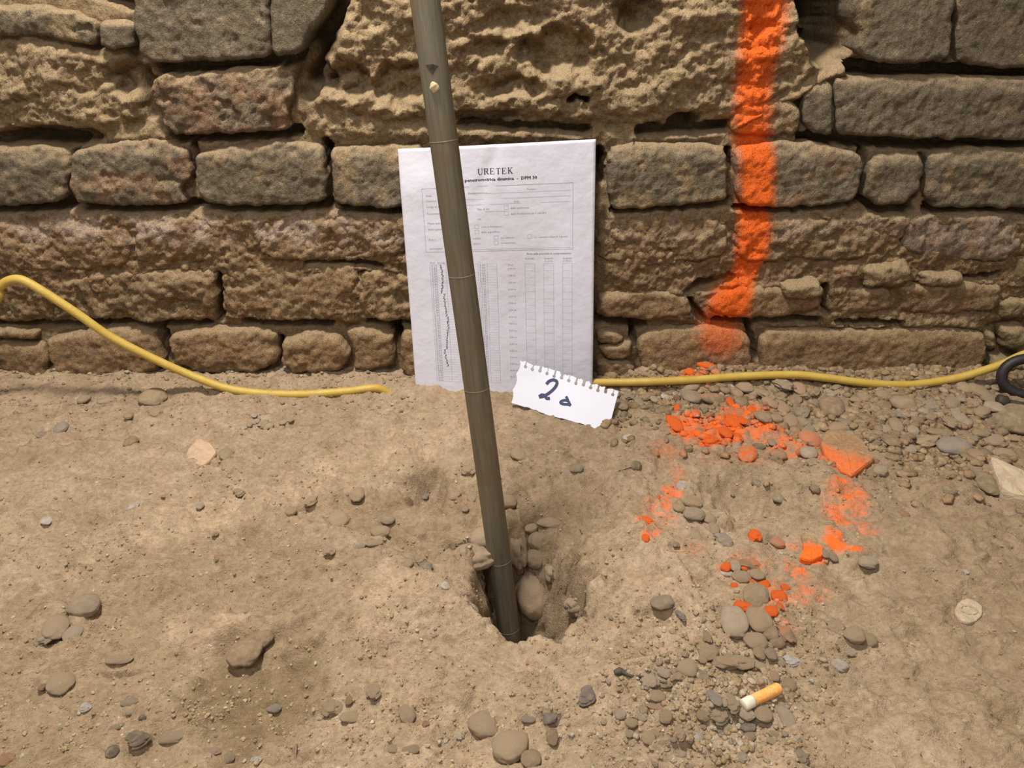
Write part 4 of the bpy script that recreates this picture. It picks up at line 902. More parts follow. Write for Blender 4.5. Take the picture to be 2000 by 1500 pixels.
dk = ss(0.0, 0.04, sdf_far(GX, GY, BOWL, 0.05) + 0.01 * fbm(GX, GY, 0.03, 3, seed=33)); blend(dk * 0.55, DSAND)
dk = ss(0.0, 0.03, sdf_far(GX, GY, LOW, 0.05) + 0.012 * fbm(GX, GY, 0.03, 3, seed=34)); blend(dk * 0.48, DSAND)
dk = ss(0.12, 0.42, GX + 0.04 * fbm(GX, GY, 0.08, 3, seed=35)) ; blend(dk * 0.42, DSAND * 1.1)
dk = ss(0.1, 0.7, fbm(GX, GY, 0.045, 4, seed=36)); blend(dk * 0.30, DSAND * 1.1)
lt = ss(0.1, 0.7, fbm(GX, GY, 0.06, 3, seed=37)); blend(lt * 0.25, SAND * 1.2)
for pg, up in PLATE:
    d = ss(-0.003, 0.006, sdf_far(GX, GY, floor_poly(pg), 0.03) + 0.004 * fbm(GX, GY, 0.02, 3, seed=16)); blend(d * 0.45, SAND * 1.22)
FP = floor_paint(GX, GY)
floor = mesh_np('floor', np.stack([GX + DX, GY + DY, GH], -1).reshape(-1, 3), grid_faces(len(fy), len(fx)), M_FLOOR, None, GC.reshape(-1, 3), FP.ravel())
floor['kind'] = 'structure'

# ------------------------------------------------------------------ loose grit and small gravel (uncountable)
def scatter(name, N, sampler, size, sub, label, cat, colors):
    bV, bF = ico(sub); bV = np.array([tuple(v) for v in bV]); bF = np.array(bF); r = np.random.RandomState(len(name))
    VV = []; FF = []; CC = []; PP = []
    pts = sampler(N, r); n = len(bV)
    for i, (x, y) in enumerate(pts):
        s = size(r, x, y); z = gz_at(x, y); sc = s * np.array((r.uniform(.8, 1.3), r.uniform(.7, 1.1), r.uniform(.45, .8)))
        a = r.uniform(0, 2 * PI); v = bV * (1 + 0.16 * r.randn(n))[:, None] * sc
        v = np.stack([v[:, 0] * math.cos(a) - v[:, 1] * math.sin(a), v[:, 0] * math.sin(a) + v[:, 1] * math.cos(a), v[:, 2]], 1)
        VV.append(v + (x, y, z + sc[2] * 0.25)); FF.append(bF + n * i)
        c = np.array(colors[r.randint(len(colors))]) * r.uniform(.85, 1.12); CC.append(np.tile(c, (n, 1)))
    V = np.concatenate(VV); P = floor_paint(V[:, 0], V[:, 1]) * 1.1
    o = mesh_np(name, V, np.concatenate(FF), M_FLOOR, None, np.concatenate(CC), P, smooth=sub > 0); o['kind'] = 'stuff'; tag(o, label, cat); return o
def samp_all(N, r):
    out = []
    while len(out) < N:
        px, py = r.uniform(-60, 2060), 745 + 800 * r.rand()**0.9; x, y, _ = on_z(px, py); x, y = float(x), float(y)
        dens = 0.25 + 0.75 * float(ss(-0.1, 0.6, fbm(np.array([x]), np.array([y]), 0.06, 3, seed=40))[0])
        if px > 1180 and py > 1180 and px < 1600: dens = 1
        if py > 1000 and px > 1700: dens *= .35
        if r.rand() < dens and -.57 < y < -.012: out.append((x, y))
    return out
def samp_band(N, r):
    out = []
    while len(out) < N:
        px, py = r.uniform(1170, 2060), r.uniform(715, 1000); lim = 800 + 110 * min(1, max(0, (px - 1250) / 600))
        if py < lim or r.rand() < 0.22 * math.exp(-(py - lim) / 40): x, y, _ = on_z(px, py); out.append((float(x), min(float(y), -.006)))
    return out
def samp_cl(N, r):
    out = []
    while len(out) < N:
        px, py = r.normal(1400, 95), r.normal(1340, 75)
        if py < 1520: x, y, _ = on_z(px, py); out.append((float(x), float(y)))
    return out
TC = [PC['sand'], PC['tan'], PC['pale'], PC['soil'], PC['soil'], PC['grey']]
scatter('grit', 11000, samp_all, lambda r, x, y: 0.0004 + 0.0015 * r.rand()**2.5, 0, 'fine grit and sand grains strewn over the dirt ground', 'grit', TC + [(.62,.55,.44), PC['soil'], PC['sand'], PC['soil'], PC['sand'], PC['soil'], PC['sand'], PC['soil'], PC['sand'], PC['tan']])
scatter('gravel', 4600, samp_band, lambda r, x, y: 0.0016 + 0.0044 * r.rand()**1.7, 1, 'dense brownish gravel along the wall foot on the right', 'gravel', [PC['tan'], PC['brown'], (.40,.27,.15), PC['sand'], PC['soil'], (.36,.26,.16), PC['grey'], (.45,.30,.18)])
scatter('fine_gravel', 900, samp_cl, lambda r, x, y: 0.0009 + 0.0018 * r.rand()**2, 1, 'fine pale gravel scattered around the cigarette butt', 'gravel', TC)
def samp_foot(N, r):
    out = []
    while len(out) < N:
        px, py = r.uniform(-40, 820), r.normal(765, 28)
        if py > 728: x, y, _ = on_z(px, py); out.append((float(x), min(float(y), -.008)))
    return out
scatter('wall_foot_crumbs', 800, samp_foot, lambda r, x, y: 0.0008 + 0.0022 * r.rand()**3, 1, 'crumbs of mortar and sand along the wall foot on the left', 'crumbs', TC)

# ------------------------------------------------------------------ special stones
def slab(name, px, th, color, paint, label, cat, tilt=0.0, sink=0.3):
    """a flat stone traced in the ground plane and given thickness"""
    P = floor_poly(px); cx, cy = P.mean(0); x, y, z, t = hit(*np.array(px, float).mean(0)); P = P + (np.array((x, y)) - (cx, cy)); cx, cy = x, y
    R = []
    for a, b in zip(P, np.roll(P, -1, 0)): R += [a * .9 + b * .1, a * .5 + b * .5, a * .1 + b * .9]
    P = np.array(R); n = len(P); V = []; Fs = []
    for s, zz in ((1.0, -th * .5), (1.02, th * .2), (0.985, th * .44), (0.90, th * .5), (0.55, th * .52)):
        for p in P:
            q = (p - (cx, cy)) * s; V.append((q[0], q[1], zz + 0.06 * th * math.sin(q[0] * 900 + q[1] * 700) + tilt * q[1]))
    V.append((0, 0, th * .5))
    for k in range(4):
        for i in range(n): Fs.append((k * n + i, k * n + (i + 1) % n, (k + 1) * n + (i + 1) % n, (k + 1) * n + i))
    for i in range(n): Fs.append((4 * n + i, 4 * n + (i + 1) % n, 5 * n))
    Fs.append(tuple(range(n))[::-1])
    V = np.array(V); o = mesh_py(name, V, Fs, M_FLOOR if paint == 'mesh' else M_STONE); me = o.data
    o.location = (cx, cy, z + th * (0.5 - sink)); o.color = (*color, 0 if paint == 'mesh' else paint)
    return tag(o, label, cat), me, V
def slab_paint(me, V, color, f):
    a = me.attributes.new('col', 'FLOAT_COLOR', 'POINT'); a.data.foreach_set('color', np.tile(np.array((*color, 1), np.float32), (len(V), 1)).ravel())
    a = me.attributes.new('paint', 'FLOAT', 'POINT'); a.data.foreach_set('value', np.array([f(*v) for v in V], np.float32))
o, me, V = slab('tile_fragment', [(1612,852),(1600,876),(1608,897),(1640,928),(1662,938),(1705,906),(1692,890),(1680,868),(1640,852)], .008, (.45,.29,.16), 'mesh', 'flat broken tile fragment sprayed orange along its near left edge', 'tile', tilt=.02, sink=.1)
slab_paint(me, V, (.50,.31,.17), lambda x, y, z: 0.06 + 0.50 * float(ss(0.008, -0.024, y + 0.8 * x)))
o, me, V = slab('brick_chip', [(1562,1050),(1576,1052),(1594,1062),(1606,1076),(1606,1092),(1584,1103),(1560,1098),(1568,1080)], .006, (.46,.3,.17), 'mesh', 'brick chip whose near half is bright orange', 'brick chip', sink=.2)
slab_paint(me, V, (.46,.29,.16), lambda x, y, z: 1.15 * float(ss(0.004, -0.002, y)))
slab('tile_chip', [(360,905),(372,885),(392,870),(412,878),(425,893),(412,906),(395,915)], .007, (.40,.25,.15), 0, 'reddish tile chip tilted over a dark gap on the left ground', 'tile', tilt=.12, sink=.1)
slab('stone_slab', [(1926,915),(1950,922),(1985,935),(2025,960),(2040,1000),(1990,985),(1952,975),(1940,950)], .016, (.43,.35,.25), 0, 'big pale angular stone slab at the right edge of the frame', 'stone', tilt=.06, sink=.25)
o, me, V = slab('disc_stone', [(1890 + 27 * math.cos(k * PI / 9) * (1 + .04 * math.sin(k * 2.3)), 1199 + 24 * math.sin(k * PI / 9)) for k in range(18)], .005, (.33,.27,.19), 0, 'round flat grey disc stone with a raised ring, on the right dirt', 'stone', sink=.35)
ringV, ringF = [], []
for i in range(32):
    for j in range(6):
        a = 2 * PI * i / 32; b = 2 * PI * j / 6; R_ = .0058 + .0008 * math.cos(b); ringV.append((R_ * math.cos(a), R_ * .8 * math.sin(a), .0027 + .0006 * math.sin(b)))
        ringF.append((i * 6 + j, i * 6 + (j + 1) % 6, ((i + 1) % 32) * 6 + (j + 1) % 6, ((i + 1) % 32) * 6 + j))
rg = mesh_py('raised_ring', ringV, ringF, M_STONE, o, True); rg.color = (.28, .24, .18, 0)

# ------------------------------------------------------------------ twigs and thread
def stick(name, pts, rad, mat, label, cat, lift=0.0):
    P = []
    for px, py in pts: x, y, z, t = hit(px, py); P.append((x, y, z + lift + (rad[0] if hasattr(rad, '__len__') else rad) * .5))
    P = smooth_path(P, 4); r = np.interp(np.linspace(0, 1, len(P)), np.linspace(0, 1, len(rad)), rad) if hasattr(rad, '__len__') else rad
    V, Fs = tube(P, list(r) if hasattr(rad, '__len__') else rad, 8); return tag(mesh_py(name, V, Fs, mat, None, True), label, cat)
M_TWIG = simple('twig_bark', (0.07, 0.055, 0.04, 1), 0.8, nscale=400, var=.3)
M_STRAW = simple('dry_stem', (0.20, 0.14, 0.08, 1), 0.8, nscale=300, var=.3)
stick('twig', [(1200,1318),(1214,1316),(1232,1322),(1258,1326)], [.0016, .003, .0012, .0009, .0008], M_TWIG, 'short dark twig with a thick knotted end near the pale oval pebble', 'twig')
stick('dry_stem', [(579,1456),(577,1480),(578,1510)], .0008, M_STRAW, 'thin dry stem lying at the bottom edge left of centre', 'stem')
stick('thread', [(1205,922),(1218,918),(1236,915)], .0004, M_TWIG, 'thin dark thread leading to the olive brown pellet', 'thread')

# ------------------------------------------------------------------ steel rod
A = Vector((0.0006, -0.324, -0.125)); Bv = Vector((-0.0578, -0.287, 0.419)); ax = (Bv - A).normalized(); RODR = 0.0101
A = A - ax * 0.0; top_len = 1.05
m = NT('rod_steel'); tc = m.n('ShaderNodeTexCoord').outputs['Object']
mp = m.n('ShaderNodeMapping'); mp.inputs['Scale'].default_value = (60, 60, 3.5); m.l(tc, mp.inputs[0])
n1 = m.noise(6, 6, 0.7, mp.outputs[0]); n2 = m.noise(45, 4, 0.6, tc)
c = m.ramp(n1, 0.3, 0.7, (0.115, 0.098, 0.066, 1), (0.215, 0.185, 0.13, 1)); c = m.mix(m.math('MULTIPLY', m.ramp(n2, 0.45, 0.65), 0.6), c, (0.17, 0.12, 0.065, 1))
m.b.inputs['Metallic'].default_value = 0.35
M_ROD = m.out(c, m.ramp(n2, 0.3, 0.7, (0.42,) * 3 + (1,), (0.62,) * 3 + (1,)), m.bump(n1, 0.0004), 0.4)
rod = empty('probe_rod', A, 'upright grey steel probe rod leaning slightly left, driven into the hole', 'rod')
rod.rotation_euler = ax.to_track_quat('Z', 'Y').to_euler()
bpy.context.view_layer.update()
RM = Matrix.Translation(A) @ ax.to_track_quat('Z', 'Y').to_matrix().to_4x4(); RI = RM.inverted()
def rod_z(py):                                   # height along the rod seen at image row py
    best = None
    for k in range(0, 1200):
        s = k * 0.0008; p = RM @ Vector((0, 0, s)); d = p - Vector((0, CY, CH)); dep = d.y * CP - d.z * SP; v = d.z * CP + d.y * SP
        yy = 750 - F * v / dep
        if best is None or abs(yy - py) < best[0]: best = (abs(yy - py), s)
    return best[1]
marks = [rod_z(y) for y in (1226, 1093, 757, 536, 274)]
secs = [0, marks[4], top_len]
prof = [(RODR, 0)]
for z in marks: prof += [(RODR, z - .004), (RODR, z + .004)]
prof += [(RODR, top_len), (RODR * .8, top_len + .002)]
def lathe(prof, n=40):
    V = []; Fs = []
    for r, z in prof:
        for k in range(n): a = 2 * PI * k / n; V.append((r * math.cos(a), r * math.sin(a), z))
    for i in range(len(prof) - 1):
        for k in range(n): Fs.append((i * n + k, i * n + (k + 1) % n, (i + 1) * n + (k + 1) % n, (i + 1) * n + k))
    Fs.append(tuple(range(n))[::-1]); Fs.append(tuple(range((len(prof) - 1) * n, len(prof) * n))); return V, Fs
V, Fs = lathe(prof); mesh_py('shaft', V, Fs, M_ROD, rod, True)
M_MARK = simple('bare_groove', (0.17, 0.15, 0.10, 1), 0.6, 0.0)
for z in marks:
    V, Fs = lathe([(RODR - .0003, z - .0005), (RODR + .00010, z - .0004), (RODR + .00010, z + .0004), (RODR - .0003, z + .0005)]); mesh_py('depth_mark', V, Fs, M_MARK, rod, True)
def on_rod(px, py):                              # point of the rod surface seen at a pixel, in rod space
    z = rod_z(py); dx, dy, dz = [float(v) for v in rays(px, py)]
    o_ = RI @ Vector((0, CY, CH)); d_ = (RI.to_3x3() @ Vector((dx, dy, dz))).normalized()
    a = d_.x**2 + d_.y**2; b = 2 * (o_.x * d_.x + o_.y * d_.y); c = o_.x**2 + o_.y**2 - RODR**2; D = b * b - 4 * a * c
    t = (-b - math.sqrt(max(D, 0))) / (2 * a); return o_ + d_ * t
M_DARK = simple('notch_dark', (0.035, 0.025, 0.015, 1), 0.8)
V = []; pts = [(832,127),(845,125),(856,129),(850,137),(845,146),(838,136)]
for lift in (0.0004, -0.002):
    for q in pts: p = on_rod(*q); rr_ = Vector((p.x, p.y, 0)).normalized(); V.append(p + rr_ * lift)
n = len(pts); Fs = [tuple(range(n))] + [(i, i + n, (i + 1) % n + n, (i + 1) % n) for i in range(n)] + [tuple(range(2 * n - 1, n - 1, -1))]
mesh_py('drilled_notch', V, Fs, M_DARK, rod)['label'] = 'small dark notch in the steel'
bm_V, bm_F = ico(2); p = on_rod(848, 171); nrm = Vector((p.x, p.y, 0)).normalized()
V = [p + Vector((v.x * .0034, v.y * .0034, v.z * .0042)) * (1 + .25 * mnoise.noise(v * 2)) - nrm * .0015 for v in bm_V]
ob = mesh_py('mud_lump', V, bm_F, M_STONE, rod, True); ob.color = (.5, .38, .22, 0); ob['label'] = 'lump of pale dried mud'

# ------------------------------------------------------------------ papers
def inv_bilin(px, py, c):                        # c: TL, TR, BR, BL in pixels
    u, v = .5, .5
    for _ in range(12):
        P = np.array(c[0]) * (1-u)*(1-v) + np.array(c[1]) * u*(1-v) + np.array(c[2]) * u*v + np.array(c[3]) * (1-u)*v
        du = (np.array(c[1]) - c[0]) * (1-v) + (np.array(c[2]) - c[3]) * v; dv = (np.array(c[3]) - c[0]) * (1-u) + (np.array(c[2]) - c[1]) * u
        J = np.array([du, dv]).T; d = np.linalg.solve(J, np.array((px, py)) - P); u += d[0]; v += d[1]
    return u, v
class Patch:
    def __init__(s, corners_px, corners_3d, wave): s.c = corners_px; s.q = [np.array(p, float) for p in corners_3d]; s.wave = wave; n = np.cross(s.q[1] - s.q[0], s.q[3] - s.q[0]); s.n = -n / np.linalg.norm(n); s.n = s.n if s.n[1] < 0 else -s.n
    def at(s, u, v, lift=0.0):
        q = s.q; P = q[0]*(1-u)*(1-v) + q[1]*u*(1-v) + q[2]*u*v + q[3]*(1-u)*v; return P + s.n * (s.wave(u, v) + lift)
    def px(s, px, py): return inv_bilin(px, py, s.c)
def sheet_wave(u, v):
    w = 0.0022 * math.sin(u * 3.3 + 0.6) + 0.0012 * math.sin(v * 7 + u * 2.0) - 0.001
    w += 0.0022 * math.exp(-((u - .86)**2 / .010 + (v - .55)**2 / .03)) + 0.0022 * math.exp(-((u - .10)**2 / .016 + (v - .14)**2 / .006)) - 0.0022 * math.exp(-((u - .62)**2 / .02 + (v - .60)**2 / .02))
    w += 0.0018 * math.exp(-((u - .95)**2 / .004 + (v - .78)**2 / .02)) - 0.0016 * math.exp(-(((u - .45) + (v - .1) * .6)**2 / .0012 + (v - .08)**2 / .02))
    w += 0.004 * max(0, v - .90) * 10 * (0.5 - abs(u - 0.5)) * .5
    return w
cpx = [(777, 291), (1164, 272), (1157, 777), (813, 768)]
def sy(z): return -0.0275 + 0.052 * z
def on_lean(px, py):
    dx, dy, dz = [float(v) for v in rays(px, py)]; t = (-0.0275 + 0.052 * CH - CY) / (dy - 0.052 * dz); return (dx * t, CY + dy * t, CH + dz * t)
SHEET = Patch(cpx, [on_lean(*p) for p in cpx], sheet_wave)
m = NT('paper'); n1 = m.noise(14, 3, 0.5); M_PAPER = m.out(m.ramp(n1, 0.3, 0.7, (0.585, 0.575, 0.64, 1), (0.635, 0.625, 0.685, 1)), 0.75, m.bump(m.noise(55, 3, 0.5), 0.0012), 0.25)
def sheet_mesh(name, patch, nu, nv, keep=None, parent=None, mat=M_PAPER, edge=None):
    V = []; Fs = []
    for side, lift in ((0, 0.00008), (1, -0.00008)):
        for j in range(nv + 1):
            for i in range(nu + 1):
                u, v = i / nu, j / nv
                if edge: u, v = edge(u, v)
                V.append(patch.at(u, v, lift))
    N = (nu + 1) * (nv + 1); K = [[True if keep is None else keep((i + .5) / nu, (j + .5) / nv) for i in range(nu)] for j in range(nv)]
    for j in range(nv):
        for i in range(nu):
            if not K[j][i]: continue
            a, b, c, d = j * (nu + 1) + i, j * (nu + 1) + i + 1, (j + 1) * (nu + 1) + i + 1, (j + 1) * (nu + 1) + i
            Fs.append((a, d, c, b)); Fs.append((a + N, b + N, c + N, d + N))
            for (di, dj, e0, e1) in ((0, -1, a, b), (1, 0, b, c), (0, 1, c, d), (-1, 0, d, a)):
                ii, jj = i + di, j + dj
                if not (0 <= ii < nu and 0 <= jj < nv) or not K[jj][ii]: Fs.append((e0, e1, e1 + N, e0 + N))
    o = mesh_py(name, V, Fs, mat, parent, True); return o
sheet = sheet_mesh('printed_form', SHEET, 60, 84)
tag(sheet, 'white printed form sheet leaning against the brick wall behind the rod', 'paper')
# flat ink on the sheets
class Ink:
    def __init__(s, patch): s.p = patch; s.V = []; s.F = []
    def quad(s, pts, lift=.00022):
        n = len(s.V); s.V += [s.p.at(u, v, lift) for u, v in pts]; s.F.append(tuple(range(n, n + len(pts))))
    def line(s, u0, v0, u1, v1, w, asp=1.414, seg=10):
        du, dv = u1 - u0, (v1 - v0) * asp; L = math.hypot(du, dv) + 1e-9; nx, ny = -dv / L * w / 2, du / L * w / 2 / asp
        for k in range(seg):
            a, b = k / seg, (k + 1) / seg; x0, y0, x1, y1 = u0 + (u1-u0)*a, v0 + (v1-v0)*a, u0 + (u1-u0)*b, v0 + (v1-v0)*b
            s.quad([(x0 - nx, y0 - ny), (x1 - nx, y1 - ny), (x1 + nx, y1 + ny), (x0 + nx, y0 + ny)])
    def path(s, pts, w, asp=1.414):
        P = smooth_path([(a, b, 0) for a, b in pts], 5)
        L = []; 
        for i in range(len(P)):
            a = P[max(i-1, 0)]; b = P[min(i+1, len(P)-1)]; du, dv = b[0]-a[0], (b[1]-a[1]) * asp; q = math.hypot(du, dv) + 1e-9
            L.append((P[i][0], P[i][1], -dv/q*w/2, du/q*w/2/asp))
        for a, b in zip(L[:-1], L[1:]): s.quad([(a[0]-a[2], a[1]-a[3]), (b[0]-b[2], b[1]-b[3]), (b[0]+b[2], b[1]+b[3]), (a[0]+a[2], a[1]+a[3])], .00026)
    def build(s, name, mat, parent, label=None):
        o = mesh_py(name, s.V, s.F, mat, parent)
        if label: o['label'] = label
        return o
_tc = {}
def text_geo(body):
    if body not in _tc:
        cu = bpy.data.curves.new('t', 'FONT'); cu.body = body; cu.size = 1.0; cu.resolution_u = 1; ob = bpy.data.objects.new('t', cu); C.objects.link(ob)
        bpy.context.view_layer.update(); me = bpy.data.meshes.new_from_object(ob.evaluated_get(bpy.context.evaluated_depsgraph_get()))
        V = np.array([tuple(v.co)[:2] for v in me.vertices]) if len(me.vertices) else np.zeros((0, 2)); Fs = [tuple(p.vertices) for p in me.polygons]
        bpy.data.meshes.remove(me); bpy.data.objects.remove(ob); bpy.data.curves.remove(cu); _tc[body] = (V, Fs)
    return _tc[body]
def text(ink, body, u_mm, v_mm, h_mm, w_mm=None, W=210., Hh=297.):   # baseline at v_mm, cap height h_mm
    V, Fs = text_geo(body)
    if not len(V): return
    sx = h_mm / 0.7; x0 = V[:, 0].min(); width = (V[:, 0].max() - x0); fx_ = (w_mm / width) if w_mm else sx
    n = len(ink.V); ink.V += [ink.p.at((u_mm + (x - x0) * fx_) / W, (v_mm - y * sx) / Hh, .00022) for x, y in V]; ink.F += [tuple(i + n for i in f) for f in Fs]
# serif title letters as strokes in a 0..1 box
def serif(ink, s, u0, v0, h, adv):
    G_ = {'U': [((.14,1),(.14,.3),.17),((.14,.3),(.3,.04),.15),((.3,.04),(.6,.04),.09),((.6,.04),(.78,.3),.08),((.78,.3),(.78,1),.07),((0,.97),(.34,.97),.06),((.62,.97),(.94,.97),.06)],
     'R': [((.16,0),(.16,1),.17),((0,.03),(.36,.03),.06),((0,.97),(.6,.97),.06),((.6,.97),(.74,.75),.15),((.74,.75),(.6,.52),.15),((.6,.52),(.16,.5),.06),((.45,.5),(.8,.03),.16),((.7,.03),(.98,.03),.06)],
     'E': [((.16,0),(.16,1),.17),((0,.03),(.82,.03),.06),((0,.97),(.78,.97),.06),((.16,.5),(.56,.5),.06),((.56,.36),(.56,.64),.06),((.8,.0),(.84,.28),.06),((.77,.74),(.77,1),.06)],
     'T': [((.45,0),(.45,1),.17),((.26,.03),(.64,.03),.06),((.02,.97),(.88,.97),.06),((.04,.72),(.04,1),.06),((.86,.72),(.86,1),.06)],
     'K': [((.16,0),(.16,1),.17),((0,.03),(.36,.03),.06),((0,.97),(.36,.97),.06),((.24,.45),(.76,.95),.07),((.36,.55),(.8,.03),.17),((.62,.97),(.94,.97),.06),((.64,.03),(1,.03),.06)]}
    for k, ch in enumerate(s):
        for (a, b, w) in G_[ch]:
            ua, va = (u0 + (k + a[0] * .88) * adv) / 210, (v0 - a[1] * h) / 297; ub, vb = (u0 + (k + b[0] * .88) * adv) / 210, (v0 - b[1] * h) / 297
            ink.line(ua, va, ub, vb, w * h * 1.05 / 210, seg=1)
I = Ink(SHEET); serif(I, 'URETEK', 84, 31.5, 6.6, 6.4); I.build('title_print', M_INK, sheet, 'bold black serif heading')
I = Ink(SHEET)
for o_ in (0, .22, .44): text(I, 'Prova penetrometrica dinamica  -  DPM 30', 56 + o_, 38.4, 3.6, 91)
I.build('subtitle_print', M_INK, sheet, 'bold line under the heading')
I = Ink(SHEET); D = Ink(SHEET)
def L(u0, v0, u1, v1, w=.35, seg=10, k=None): (k or I).line(u0 / 210, v0 / 297, u1 / 210, v1 / 297, w / 210, seg=seg)
for a in ((23,44,186,44),(23,117,186,117),(23,44,23,117),(186,44,186,117)): L(*a, w=.3)
for v_, a, b in ((52,78,183),(58,40,183),(64,40,130),(64,150,183),(72,90,112)): L(a, v_, b, v_, .22, 6)
def TX(s, u, v, h=2.0, w=None): text(D, s, u, v, h * 1.12, w)
TX('Data', 27, 53); TX('Penetrometro n', 73, 52, 1.9); TX('Tecnico', 136, 50, 1.9); TX('Cantiere', 27, 59); TX('Data', 122, 63, 1.9); TX('Luogo di prova', 27, 65.5); TX('Penetrazione', 27, 73.5)
TX('fissa di cm', 82, 70, 1.9); TX('dalla commessa', 118, 70); TX('dalla fondazione via il cilindro', 118, 76.5, 1.9, 39); TX('Massa battente', 27, 84.5); TX('Asta numero', 27, 91.5); TX('cm', 82, 81, 1.8)
TX('sotto la fondazione', 85, 90, 1.9, 23); TX('dalla superficie', 85, 96, 1.9, 20); TX('Fori n', 27, 103.5); TX('esterni', 76, 103, 1.8); TX('interni', 76, 109, 1.8); TX('con cemento', 106, 103, 1.8); TX('con bentonite', 106, 109, 1.8)
TX('con eventuale attesa di 1 giorno', 143, 103.5, 1.9, 37); TX('annotazioni', 27, 114); L(70, 115, 183, 115, .22, 6)
for (u, v) in ((111,66),(111,72.5),(78,86.5),(78,92.5),(99,99.5),(99,105.5),(136,99.5)):
    for a in ((u,v,u+4.5,v),(u,v+4.2,u+4.5,v+4.2),(u,v,u,v+4.2),(u+4.5,v,u+4.5,v+4.2)): L(*a, w=.22, seg=1)
for o_ in (0, .15): text(D, 'Nota sulla presenza in compensazione:', 134.5 + o_, 122.5, 2.1, 50)
for s, u in (('Profondita', 133),('Quantita', 154),('Quantita', 175)): TX(s, u, 128, 1.7, 10)
TX('in peso', 154.5, 131, 1.7, 9); TX('a rifiuto', 175, 131, 1.7, 10)
# tables
NR = 46; v0, v1 = 132.0, 279.0
for u in (26,44,56,66,80,90,101): L(u, v0, u, v1, .22, 14)
for k in range(0, NR + 1): L(26, v0 + (v1 - v0) * k / NR, 101, v0 + (v1 - v0) * k / NR, .10, 6)
for k in range(NR):
    v = v0 + (v1 - v0) * (k + .8) / NR
    TX('%d,%d0' % ((k + 1) // 10, (k + 1) % 10), 27.6, v, 1.9, 6.2); TX('%d,%d0' % ((k + 47) // 10, (k + 47) % 10), 57.5, v, 1.9, 6.2); TX('%d,%d0' % ((k + 93) // 10, (k + 93) % 10), 81.5, v, 1.9, 6.6)
TX('Prof.', 27, 130.8, 1.7); TX('N. colpi', 35, 130.8, 1.7)
TX('Prof.', 114, 135, 1.9)
for k in range(1, 18):
    v = 131 + k * 8.3; TX('%d,%d0 m' % (k // 2, 5 * (k % 2)), 113, v, 1.8, 8.5)
for u in (132.5,143.5,153.5,164.5,174.5,185.5): L(u, 133, u, 270, .20, 14)
for k in range(17):
    for u in (132.5, 153.5, 174.5): L(u, 133 + k * 8.3, u + 11, 133 + k * 8.3, .14, 1)
I.build('ruled_lines', M_GREY_INK, sheet, 'thin grey ruled boxes and tables'); D.build('small_print', M_GREY_INK, sheet, 'small grey form wording and depth numbers')
# handwritten counts in the second column
Hn = Ink(SHEET); rh = random.Random(9); pts = []
for k in range(NR - 6):
    v = v0 + (v1 - v0) * (k + .9) / NR; u = 37 + 2.2 * math.sin(k * .35) * .6 + rh.uniform(-.5, .5) + (3.2 if 10 < k < 33 else 0); s = rh.choice((0, 1, 2, 3, 4))
    g = {0: [(0,0),(.9,-1.2),(1.6,-2.4),(1.5,-.2)], 1: [(.3,-2),(1.7,-2.2),(.7,-1.2),(1.7,-.7),(.5,0)], 2: [(1.6,-2.1),(.4,-1.7),(1.4,-1.0),(1.5,-.2),(.3,0)], 3: [(.4,-1.8),(1.3,-2.3),(1.5,-1.3),(.2,-.1),(1.8,-.1)], 4: [(.4,-2.2),(.3,-1.2),(1.6,-1.1),(1.5,-2.2),(1.4,0)]}[s]
    Hn.path([((u + a * 1.1) / 210, (v + b * 1.15) / 297) for a, b in g], .42 / 210)
Hn.build('handwritten_counts', M_PEN, sheet, 'column of handwritten pen figures')

# the torn note
npx = [(1013, 699), (1209, 762), (1187, 846), (993, 788)]
def ypt(px, py, y): x, yy, z = on_y(px, py, y); return (float(x), float(yy), float(z))
n3 = [ypt(1013, 699, -0.038), ypt(1209, 762, -0.066), ypt(1187, 846, -0.123), ypt(993, 788, -0.066)]
NOTE = Patch(npx, n3, lambda u, v: 0.0009 * math.sin(u * 4 + v * 2) + 0.0016 * math.exp(-((u - .1)**2 / .01 + (v - .1)**2 / .05)))
holes = [(u, .145 + .012 * math.sin(k * 2.1)) for k, u in enumerate(np.linspace(.085, .955, 13))]
def note_keep(u, v):
    for k, (hu, hv) in enumerate(holes):
        if math.hypot((u - hu) * 2.35, v - hv) < .036: return False
        w = .0035 + .004 * (k % 3)
        if v < hv and abs(u - hu) < w + (.012 if k % 4 == 1 and v < .06 else 0): return False
    top = .02 + .05 * abs(math.sin(u * 40)) * (.5 + .5 * math.sin(u * 9 + 1)) + (.03 if .42 < u < .5 else 0)
    if v < top * .8: return False
    if v > .985 - .018 * (.5 + .5 * math.sin(u * 70)) * (.5 + .5 * math.sin(u * 23 + 2)) - .012 * math.sin(u * 11): return False
    if u < .012 + .02 * abs(math.sin(v * 9)): return False
    return True
m = NT('note_paper'); wv = m.noise(9, 2, .5); M_NOTE = m.out(m.ramp(wv, .3, .7, (.58, .58, .645, 1), (.62, .62, .68, 1)), .7, None, .3)
note = sheet_mesh('torn_note', NOTE, 190, 84, note_keep, None, M_NOTE)
tag(note, 'small torn note page reading 2a, propped on the form sheet', 'paper')
K = Ink(NOTE)
def cz(pts): return [NOTE.px(760 + a / 4.167, 540 + b / 4.167) for a, b in pts]
K.path(cz([(1285,882),(1305,858),(1338,846),(1366,856),(1370,880),(1350,915),(1310,952),(1262,980),(1226,984)]), .030, .42)
K.path(cz([(1226,984),(1252,968),(1275,978),(1292,998),(1316,994)]), .030, .42)
K.path(cz([(1470,1022),(1440,1012),(1410,1020),(1404,1034),(1430,1044),(1460,1046),(1486,1054)]), .026, .42)
K.path(cz([(1446,980),(1456,1000),(1470,1030),(1484,1056)]), .026, .42)
